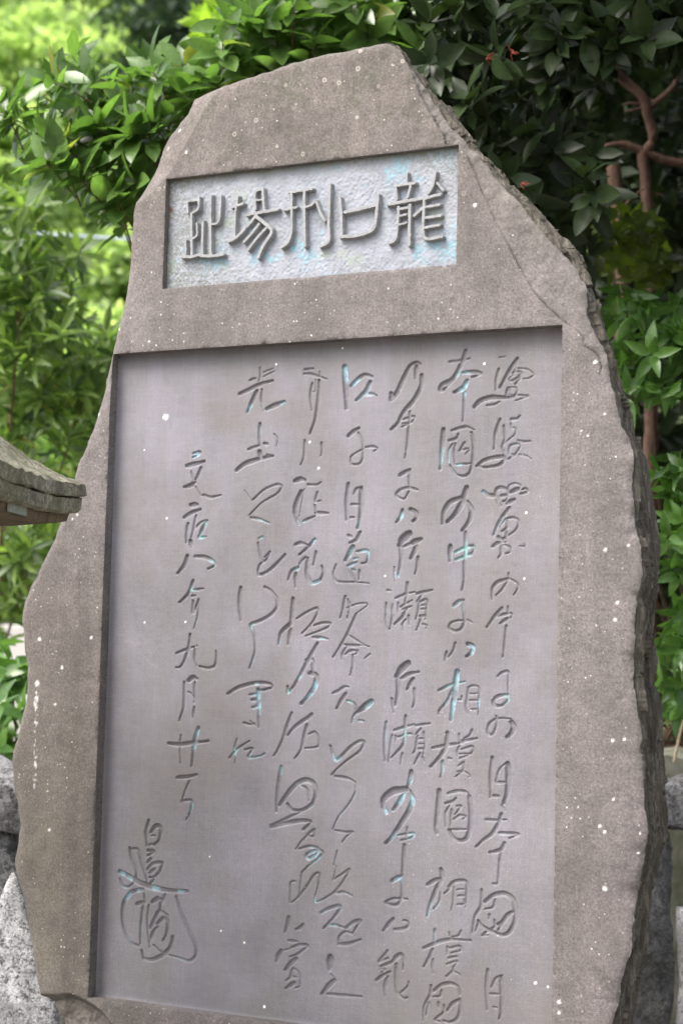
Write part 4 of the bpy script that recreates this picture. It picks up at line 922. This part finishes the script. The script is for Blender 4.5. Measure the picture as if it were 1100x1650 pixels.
# small scarlet stalks among the leaves
M_red = simple_mat('scarlet_stalk', (0.16, 0.03, 0.02), (0.28, 0.06, 0.035), 30)
for (x, y) in ((824, 85), (838, 298), (783, 95)):
    a = Acc(); c0 = at(x, y, 5.05)
    for k in range(6):
        d = unit(rng.normal(0, 1, 3) + rt * 0.4 + np.array([0, 0, .5])); a.add(*tube(np.stack([c0, c0 + d * 0.012, c0 + d * (0.018 + .014 * rng.random()) + rng.normal(0, .004, 3)]), [.0016, .0014, .0009], 5))
    V, F = a.get(); mesh_np('flower_stalk', V, F, M_red, dk)
# ------------------------------------------------------------------ vine on the trunk
vn = tag(empty('climbing_vine', root_at(1010, 6.7)), 'yellow green vine with broad leaves climbing the shaded trunks on the right', 'vine')
limb(vn, 'stem', [vn.location, T(1012, 900, 6.7), T(1000, 560, 6.7), T(985, 360, 6.7), T(1040, 300, 6.7)], 0.012, 0.004, M_bark)
tips = []
scat(30, 950, 1060, 345, 410, 6.3, 6.75); scat(16, 925, 1000, 370, 440, 6.3, 6.7); scat(20, 1020, 1075, 395, 460, 6.3, 6.7)
tips = np.array(tips); dirs = unit(rng.normal(0, .5, tips.shape) - fw + np.array([0, 0, -.3]))
p, R = rosettes(tips, dirs, 3, 0.075, (50, 90)); leafy(vn, p, R, OV, OVf, M_lvine)

# ------------------------------------------------------------------ bush right of the monument
def bush(name, label, cat, root, regions, nl, L, tmpl, tfar, mat, dirb, spread=(40, 90), stems=10, stemmat=None, group=None):
    b = tag(empty(name, root), label, cat, group)
    global tips
    tips = []
    for r in regions: scat(*r)
    tp = np.array(tips); dr = unit(rng.normal(0, .45, tp.shape) + dirb)
    p, R = rosettes(tp, dr, nl, L, spread)
    leafy(b, p, R, tmpl, tfar, mat)
    rt_ = np.array(b.location)
    for k in range(stems):
        t = tp[rng.integers(len(tp))]; m = rt_ * 0.5 + t * 0.5 + rng.normal(0, .08, 3)
        limb(b, 'stem', [rt_ + rng.normal(0, .05, 3) * [1, 1, 0], m, t], 0.012, 0.003, stemmat or M_bark, n=6)
    return b
UPV = np.array([0, 0, 1.0])
bush('pointed_leaf_shrub', 'green shrub with drooping pointed leaves right of the monument above the wall', 'shrub', at(1180, 1180, 7.2),
     [(20, 965, 1110, 470, 560, 5.4, 5.9), (22, 985, 1120, 560, 660, 5.4, 5.9), (8, 1040, 1130, 520, 640, 5.3, 5.6), (14, 1050, 1130, 740, 860, 5.4, 5.9), (20, 1065, 1140, 850, 1000, 5.4, 6.0), (18, 1055, 1140, 990, 1090, 5.5, 6.0), (6, 1075,1130,1100,1150,5.8,6.1)],
     6, 0.092, OP, OVf, M_lbush, -fw * 0.6 - UPV * 0.45, (25, 75), 12)
# ------------------------------------------------------------------ laurel-like shrub on the left
bush('laurel_shrub', 'big laurel shrub with long yellow green leaves left of the monument', 'shrub', root_at(-60, 8.0),
     [(50, -60, 60, 290, 480, 7.2, 8.0), (80, -60, 130, 400, 620, 7.2, 8.2), (70, -60, 190, 520, 720, 7.3, 8.6), (110, -60, 180, 640, 900, 7.4, 9.2), (50, -60, 60, 870, 1020, 7.2, 8.6), (14, 120, 200, 560, 640, 7.4, 8.0)],
     9, 0.125, LA, LAf, M_lshrub, UPV * 0.55 - fw * 0.7, (30, 85), 7)
bush('broadleaf_plant', 'low dark green broadleaf plant at the far left above the granite rail', 'plant', root_at(0, 6.4),
     [(22, -60, 40, 1110, 1215, 5.9, 6.5), (9, -20, 45, 1020, 1110, 6.2, 6.8), (10, -60, 20, 1215, 1260, 6.3, 6.6)], 6, 0.11, OV, OVf, M_lbush, UPV * 0.5 - fw * 0.5, (40, 90), 5)
# ------------------------------------------------------------------ lime green sprays over the top left
bush('lime_sapling', 'small lime green leafed tree showing above the left shoulder of the stone', 'tree', root_at(420, 9.0),
     [(46, 330, 460, -60, 50, 8.4, 9.2), (10, 320, 350, 30, 60, 8.4, 9.0)], 7, 0.11, OV, OVf, M_llime, UPV * -0.2 - fw * 0.6, (30, 85), 6)

# ------------------------------------------------------------------ woodland on the slope
def crown_tree(label, x, y, rx, ry, depth, clumps, nleaf, lsize, mat, clump_r=0.42, name='woodland_tree', dark=False):
    c0 = at(x, y, depth); mpp = depth / CF; base = np.array([c0[0], c0[1], 0.0]); base[2] = min(hill_at(c0), c0[2] - 1.0)
    t = tag(empty(name, base), label, 'tree', 'trees on the slope behind')
    limb(t, 'trunk', [base - [0, 0, .3], base * 0.5 + c0 * 0.5 + [0.1, 0, 0], c0 + [0, 0, ry * mpp * 0.4]], 0.16, 0.05, M_bark, n=7, step=0.5)
    u = unit(rng.normal(0, 1, (clumps, 3))); r = rng.random(clumps) ** 0.45
    C = c0 + (u[:, :1] * rt * rx * mpp + u[:, 1:2] * UPV * ry * mpp + u[:, 2:] * fw * rx * mpp * 0.8) * r[:, None]
    br = Acc()
    for q in C[::4]: br.add(*tube(np.stack([c0 * .6 + base * .4, (c0 + q) / 2 + rng.normal(0, .1, 3), q]), [0.05, 0.03, 0.012], 5))
    V, F = br.get(); mesh_np('branches', V, F, M_bark, t)
    n = clumps * nleaf; Ci = np.repeat(C, nleaf, 0); cr = np.repeat(clump_r * (0.6 + 0.8 * rng.random(clumps)), nleaf)
    w = unit(rng.normal(0, 1, (n, 3))); w[:, 2] = np.abs(w[:, 2]) * 0.9 - 0.25; rr = rng.random(n) ** 0.5
    P = Ci + w * (cr * rr)[:, None] * np.array([1.15, 1.15, 0.6])
    d = unit(w + rng.normal(0, .6, w.shape)); nr = unit(UPV + rng.normal(0, .6, w.shape))
    p, R = frames(P, d, nr, lsize * (0.7 + 0.6 * rng.random(n)))
    V, F = merge(QD, p, R); tag(mesh_np('foliage', V, F, mat, t, smooth=False), kind='stuff')
M_lshade = leaf_mat('shaded_woodland_leaf', (0.018, 0.036, 0.022), (0.055, 0.09, 0.05), 0.6, 0.25, 0.2, nscale=0.6)  # woodland leaf colour darkened to carry the shade
crown_tree('tall bright green tree filling the top left corner of the view', 95, 130, 125, 110, 24, 95, 110, 0.17, M_lfar, 0.5)
crown_tree('bright green tree at the left edge behind the evergreen sprays', -20, 300, 130, 150, 20, 80, 100, 0.15, M_lfar, 0.42)
crown_tree('blue green shadowed tree right of the tall bright tree', 275, 95, 95, 120, 21, 60, 60, 0.14, M_lshade, 0.4)
crown_tree('darker tree above the left shoulder of the stone', 360, 190, 110, 120, 26, 60, 80, 0.18, M_lshade, 0.5)
crown_tree('sunlit tree beside the upper left edge of the stone', 160, 330, 100, 90, 22, 80, 110, 0.14, M_lfar, 0.4)
crown_tree('bright tree low beside the left edge of the stone', 190, 470, 120, 90, 20, 80, 110, 0.13, M_lfar, 0.36)
crown_tree('sunlit tree under the cable left of the stone', 120, 600, 130, 110, 18, 70, 100, 0.13, M_lfar, 0.36)
crown_tree('green tree behind the lantern roof', 60, 820, 150, 120, 17, 60, 90, 0.13, M_lfar2, 0.36)
crown_tree('hazy tree high behind the top left corner', 60, 20, 190, 110, 38, 110, 100, 0.26, M_lfar, 0.8)
crown_tree('far tree on the ridge at the top left', 330, -40, 200, 90, 45, 70, 70, 0.3, M_lfar, 0.9)
crown_tree('far tree high on the ridge behind the stone', 480, 40, 260, 160, 38, 90, 90, 0.28, M_lfar2, 0.9)
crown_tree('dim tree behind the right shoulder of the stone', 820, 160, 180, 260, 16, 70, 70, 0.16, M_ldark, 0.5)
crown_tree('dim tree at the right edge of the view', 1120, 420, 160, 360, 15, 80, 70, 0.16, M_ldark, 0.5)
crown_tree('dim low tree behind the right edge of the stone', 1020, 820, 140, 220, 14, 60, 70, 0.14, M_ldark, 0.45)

# ------------------------------------------------------------------ overhead cable
M_cable = simple_mat('grey_blue_cable', (0.35, 0.42, 0.5), (0.5, 0.56, 0.62), 3)
q = [at(-260, 352, 15), at(85, 378, 15), at(215, 386, 15), at(520, 396, 15), at(1000, 350, 15)]
V, F = tube(catmull(np.array(q), 0.5), np.full(len(catmull(np.array(q), 0.5)), 0.015), 8)
tag(mesh_np('overhead_cable', V, F, M_cable), 'thin pale blue cable strung across in front of the left trees', 'cable')

# ------------------------------------------------------------------ granite rail, boulders, retaining wall
M_gr = granite_mat('grey_granite', (0.022, 0.022, 0.022), (0.24, 0.24, 0.245), 110)
M_grd = granite_mat('dark_granite', (0.03, 0.03, 0.03), (0.15, 0.15, 0.15), 110, 0.5, (0.04, 0.04, 0.03))
M_grw = granite_mat('pale_granite', (0.045, 0.045, 0.046), (0.42, 0.42, 0.43), 120)
M_roof = granite_mat('lichened_granite', (0.03, 0.028, 0.02), (0.40, 0.38, 0.29), 230, 0.50, (0.13, 0.135, 0.06))
ZT = 1.175
pL, pR = at(0, 1260, 5.26), at(1100, 1250, 5.75)
dv = pR[:2] - pL[:2]; ang = math.atan2(dv[1], dv[0]); Lf = np.linalg.norm(dv); dvu = dv / Lf; nv = np.array([-dvu[1], dvu[0]])
fence = tag(empty('stone_fence', (pL[0] + dv[0] / 2, pL[1] + dv[1] / 2, 0)), 'low rough granite fence of square posts and heavy top rail behind the monument', 'fence')
def rail(s0, s1, z0, z1, w, off, mat, name, rough=0.012, crown=0.02):
    mid = pL[:2] + dvu * (s0 + s1) / 2 + nv * (off + w / 2)
    V, F = bevel_box(mid[0], mid[1], (z0 + z1) / 2, s1 - s0, w, z1 - z0, 0.018, rough, ang, 0.03)
    t = (V[:, :2] - mid) @ nv / (w / 2); top = (V[:, 2] - z0) / (z1 - z0)
    V[:, 2] += np.clip(top, 0, 1) * crown * (1 - t * t)
    return mesh_np(name, V, F, mat, fence, sharp=60)
rail(-1.5, 0.52, ZT - .16, ZT, 0.42, 0.0, M_gr, 'top_rail', 0.02, 0.045)
rail(0.53, Lf + 1.2, ZT - .155, ZT - .003, 0.26, 0.0, M_gr, 'top_rail', 0.014, 0.02)
for k, s_ in enumerate([-1.28, -0.86, -0.42, -0.02, 0.40, 0.82, 1.24, 1.66, Lf - 0.11, Lf + 0.42, Lf + .95]):
    w = 0.19; rail(s_ - w / 2, s_ + w / 2, 0.0, ZT - .162, w, 0.03, M_grd if k >= 5 else M_gr, 'post', 0.012, 0.0)
# pale slabs seen between the posts
V, F = bevel_box(*(at(1172, 1600, 5.3)[:2]), 0.40, 0.26, 0.2, 0.80, 0.012, 0.008, ang)
tag(mesh_np('marker_stone', V, F, M_grw, sharp=50), 'pale squared stone post standing at the lower right corner', 'post')
c = root_at(1180, 6.9)
V, F = bevel_box(c[0] , c[1], 0.60, 3.2, 0.5, 1.24, 0.02, 0.012, ang, 0.06)
tag(mesh_np('retaining_wall', V, F, M_conc, sharp=50), 'mossy concrete retaining wall behind the granite fence at the right', 'wall')
c = root_at(1180, 8.1)
V, F = bevel_box(c[0], c[1], 0.56, 3.2, 1.7, 1.16, 0.05, 0.05, ang, 0.08)
tag(mesh_np('planting_bed', V, F, M_bank, sharp=60), kind='structure')
c = at(-60, 1060, 12.5)  # pale slab added in place of bright distant ground
V, F = bevel_box(c[0], c[1], 0.85, 3.2, 0.25, 1.72, 0.02, 0.002, ang, 0.2)
tag(mesh_np('pale_standin', V, F, M_pale, sharp=50), 'added pale slab standing in for bright ground glimpsed through leaves at the far left', 'wall')
bush('wall_weed', 'small yellow green weed growing on top of the retaining wall at right', 'plant', at(1082, 1200, 6.75), [(7, 1066, 1100, 1150, 1195, 6.6, 6.8)], 5, 0.06, LA, LAf, M_lvine, UPV, (20, 80), 4)
V, F = tube(np.stack([at(1085, 1228, 6.0), at(1093, 1190, 6.0), at(1103, 1150, 6.0)]), [0.006, 0.006, 0.005], 7)
tag(mesh_np('bare_stick', V, F, simple_mat('dry_stick', (0.25, 0.2, 0.14), (0.4, 0.33, 0.25), 20)), 'bare pale stick leaning behind the right end of the rail', 'stick')
# boulders at the foot
def boulder(name, label, px, top_px, depth, wx, wy, mat, seed, skew=0.0):
    top = at(px, top_px, depth); me_r = np.random.default_rng(seed)
    nu, nv_ = 72, 60; V = []
    for i in range(nv_ + 1):
        t = i / nv_
        for k in range(nu):
            a = k / nu * 2 * math.pi
            prof = math.sin(min(1, t * 1.02) * math.pi / 2) ** 0.85
            ca, sa = math.cos(a), math.sin(a); sq = 1 / (abs(ca) ** 4 + abs(sa) ** 4) ** 0.25
            r = prof * sq * (1 + 0.0)
            V.append((ca * r, sa * r, 1 - t))
    V = np.array(V); h = top[2] + 0.1
    nz = fbm(V[:, 0] * 1.3 + seed + V[:, 2], V[:, 2] * 1.7 + V[:, 1] * 1.1 + seed * 2, 1.6, 5, 0.55)
    V[:, 0] *= 1 + 0.35 * nz; V[:, 1] *= 1 + 0.35 * nz
    fine = fbm(V[:, 0] * 9 + seed, V[:, 2] * 14 + V[:, 1] * 7, 1.5, 3, 0.6)
    V[:, :2] *= (1 + 0.05 * fine)[:, None]
    P = np.stack([top[0] + V[:, 0] * wx * rt[0] + V[:, 1] * wy * fw[0] + skew * rt[0] * (1 - V[:, 2]), top[1] + V[:, 0] * wx * rt[1] + V[:, 1] * wy * fw[1] + skew * rt[1] * (1 - V[:, 2]), V[:, 2] * h - 0.1], 1)
    F = [(i * nu + k, (i + 1) * nu + k, (i + 1) * nu + (k + 1) % nu, i * nu + (k + 1) % nu) for i in range(nv_) for k in range(nu)]
    return tag(mesh_np(name, P, F, mat, sharp=45), label, 'rock')
boulder('boulder', 'pale speckled granite boulder beside the lower left edge of the monument', 22, 1402, 5.02, 0.19, 0.12, M_grw, 4, 0.03)
boulder('boulder', 'dark grey boulder half hidden behind the bottom left corner of the monument', 104, 1588, 4.95, 0.17, 0.06, M_grd, 9)
# stone the monument stands in, below the view
V, F = bevel_box(-0.02, 0.13, 0.16, 2.15, 0.62, 0.42, 0.09, 0.03, 0.0, 0.05)
tag(mesh_np('base_stone', V, F, M_grd, sharp=50), 'rough dark base stone carrying the monument', 'base')

# ------------------------------------------------------------------ stone lantern, only the corner of its roof in view
M_rust = simple_mat('stained_soffit', (0.060, 0.046, 0.032), (0.155, 0.115, 0.066), 30, bump=0.004)
M_verd = simple_mat('lichen_patch', (0.17, 0.21, 0.16), (0.34, 0.37, 0.31), 60, bump=0.004)
LD = 4.15
tipP = at(138, 790, LD)                                   # roof corner
lc = at(-270, 800, LD - 0.40); lc = np.array([lc[0], lc[1], 0.0])
lan = tag(empty('stone_lantern', lc), 'weathered stone lantern whose lichened upswept roof corner overlaps the left edge of the monument', 'lantern')
hx = tipP[:2] - lc[:2]; RL = np.linalg.norm(hx); a0 = math.atan2(hx[1], hx[0])
ztop = at(138, 780, LD)[2]; zmid = at(138, 801, LD)[2]; zbot = at(133, 823, LD)[2]; zs = at(115, 842, LD)[2]
def square_ring(R, z, lift=0.0, n=24, corner=0.0):
    """square plan with corners at angle a0; R to the corner; edges lift toward the corners"""
    P = []
    for k in range(4):
        A = np.array([math.cos(a0 + k * math.pi / 2), math.sin(a0 + k * math.pi / 2)]) * R; B = np.array([math.cos(a0 + (k + 1) * math.pi / 2), math.sin(a0 + (k + 1) * math.pi / 2)]) * R
        for i in range(n):
            t = i / n; q = A * (1 - t) + B * t; m = abs(2 * t - 1) ** 2.6
            P.append((lc[0] + q[0], lc[1] + q[1], z - lift * (1 - m)))
    return np.array(P)
def loft(rings, name, mat, rough=0.0, cap=True, sharp=40):
    V = np.vstack(rings); n = len(rings[0]); V = V + rough * (rng.random(V.shape) - .5)
    F = [(i * n + k, i * n + (k + 1) % n, (i + 1) * n + (k + 1) % n, (i + 1) * n + k) for i in range(len(rings) - 1) for k in range(n)]
    if cap:
        m = len(V); V = np.vstack([V, rings[0].mean(0)[None], rings[-1].mean(0)[None]])
        F += [(m, (k + 1) % n, k, m) for k in range(n)]; b = (len(rings) - 1) * n
        F += [(m + 1, b + k, b + (k + 1) % n, m + 1) for k in range(n)]
        tri = [f[:3] for f in F if f[0] >= m]; quad = [f for f in F if f[0] < m]
        me = bpy.data.meshes.new(name); me.from_pydata(V.tolist(), [], quad + tri); me.update()
        for p in me.polygons: p.use_smooth = True
        me.set_sharp_from_angle(angle=math.radians(sharp)); me.materials.append(mat)
        o = bpy.data.objects.new(name, me); link(o, lan); o.matrix_parent_inverse = Matrix.Translation(lan.location).inverted(); return o
    return mesh_np(name, V, F, mat, lan, sharp=sharp)
lf = 0.02
top_r = []
for t in np.linspace(0, 1, 22):
    R = RL * (1 - t * 0.86); z = ztop + 0.44 * (t ** 2.1) + 0.04 * t + 0.008 * min(1, t * 12); top_r.append(square_ring(R, z, lf * (1 - t) ** 2))
loft([square_ring(RL * 0.99, zmid + .0015, lf), square_ring(RL, zmid + .004, lf)] + top_r, 'roof', M_roof, 0.008)
loft([square_ring(RL * 0.965, zbot - .006, lf), square_ring(RL * 0.982, zbot, lf), square_ring(RL * 0.985, zmid - .003, lf), square_ring(RL * 0.97, zmid - .0005, lf)], 'eave_slab', M_roof, 0.003)
loft([square_ring(RL * 0.925, zs, lf), square_ring(RL * 0.935, zbot - .007, lf)], 'soffit', M_rust, 0.002)
for k, (x0, x1) in enumerate(((30, 66), (-30, 10))):
    A = at(x0, 826, LD - .03); B = at(x1, 829, LD - .015)
for t0, t1 in ((0.05, 0.0),): pass
# pale lichen patches on the soffit edge, as thin crusts
edge = square_ring(RL * 0.932, (zs + zbot) / 2 + .002, lf, n=48)
for s0, s1 in ((152, 160), (164, 172)):
    E_ = [edge[i % len(edge)] for i in range(s0, s1 + 1)]; V = []
    for e in E_:
        o_ = unit(np.array([e[0] - lc[0], e[1] - lc[1], 0])) * 0.003
        V += [e + o_ + [0, 0, -(zbot - zs) * .42], e + o_ + [0, 0, (zbot - zs) * .40]]
    F = [(2 * i, 2 * i + 2, 2 * i + 3, 2 * i + 1) for i in range(len(E_) - 1)]
    mesh_np('lichen_crust', V, F, M_verd, lan)
def ringc(r, z, n=32): return np.array([(lc[0] + r * math.cos(k / n * 6.28318), lc[1] + r * math.sin(k / n * 6.28318), z) for k in range(n)])
loft([square_ring(0.20, zs - .30), square_ring(0.20, zs + .002)], 'fire_box', M_roof, 0.003)
loft([square_ring(0.16, zs - .46), square_ring(0.30, zs - .40), square_ring(0.31, zs - .302)], 'platform', M_roof, 0.003)
loft([ringc(0.13, 0.2), ringc(0.105, 0.6), ringc(0.105, zs - .6), ringc(0.125, zs - .462)], 'shaft', M_roof, 0.003)
loft([square_ring(0.36, 0.0), square_ring(0.36, 0.12), square_ring(0.22, 0.2)], 'base', M_roof, 0.004)
zt = top_r[-1][0][2]
loft([ringc(0.05, zt - .01), ringc(0.09, zt + .06), ringc(0.085, zt + .12), ringc(0.04, zt + .18), ringc(0.006, zt + .24)], 'finial', M_roof, 0.003)
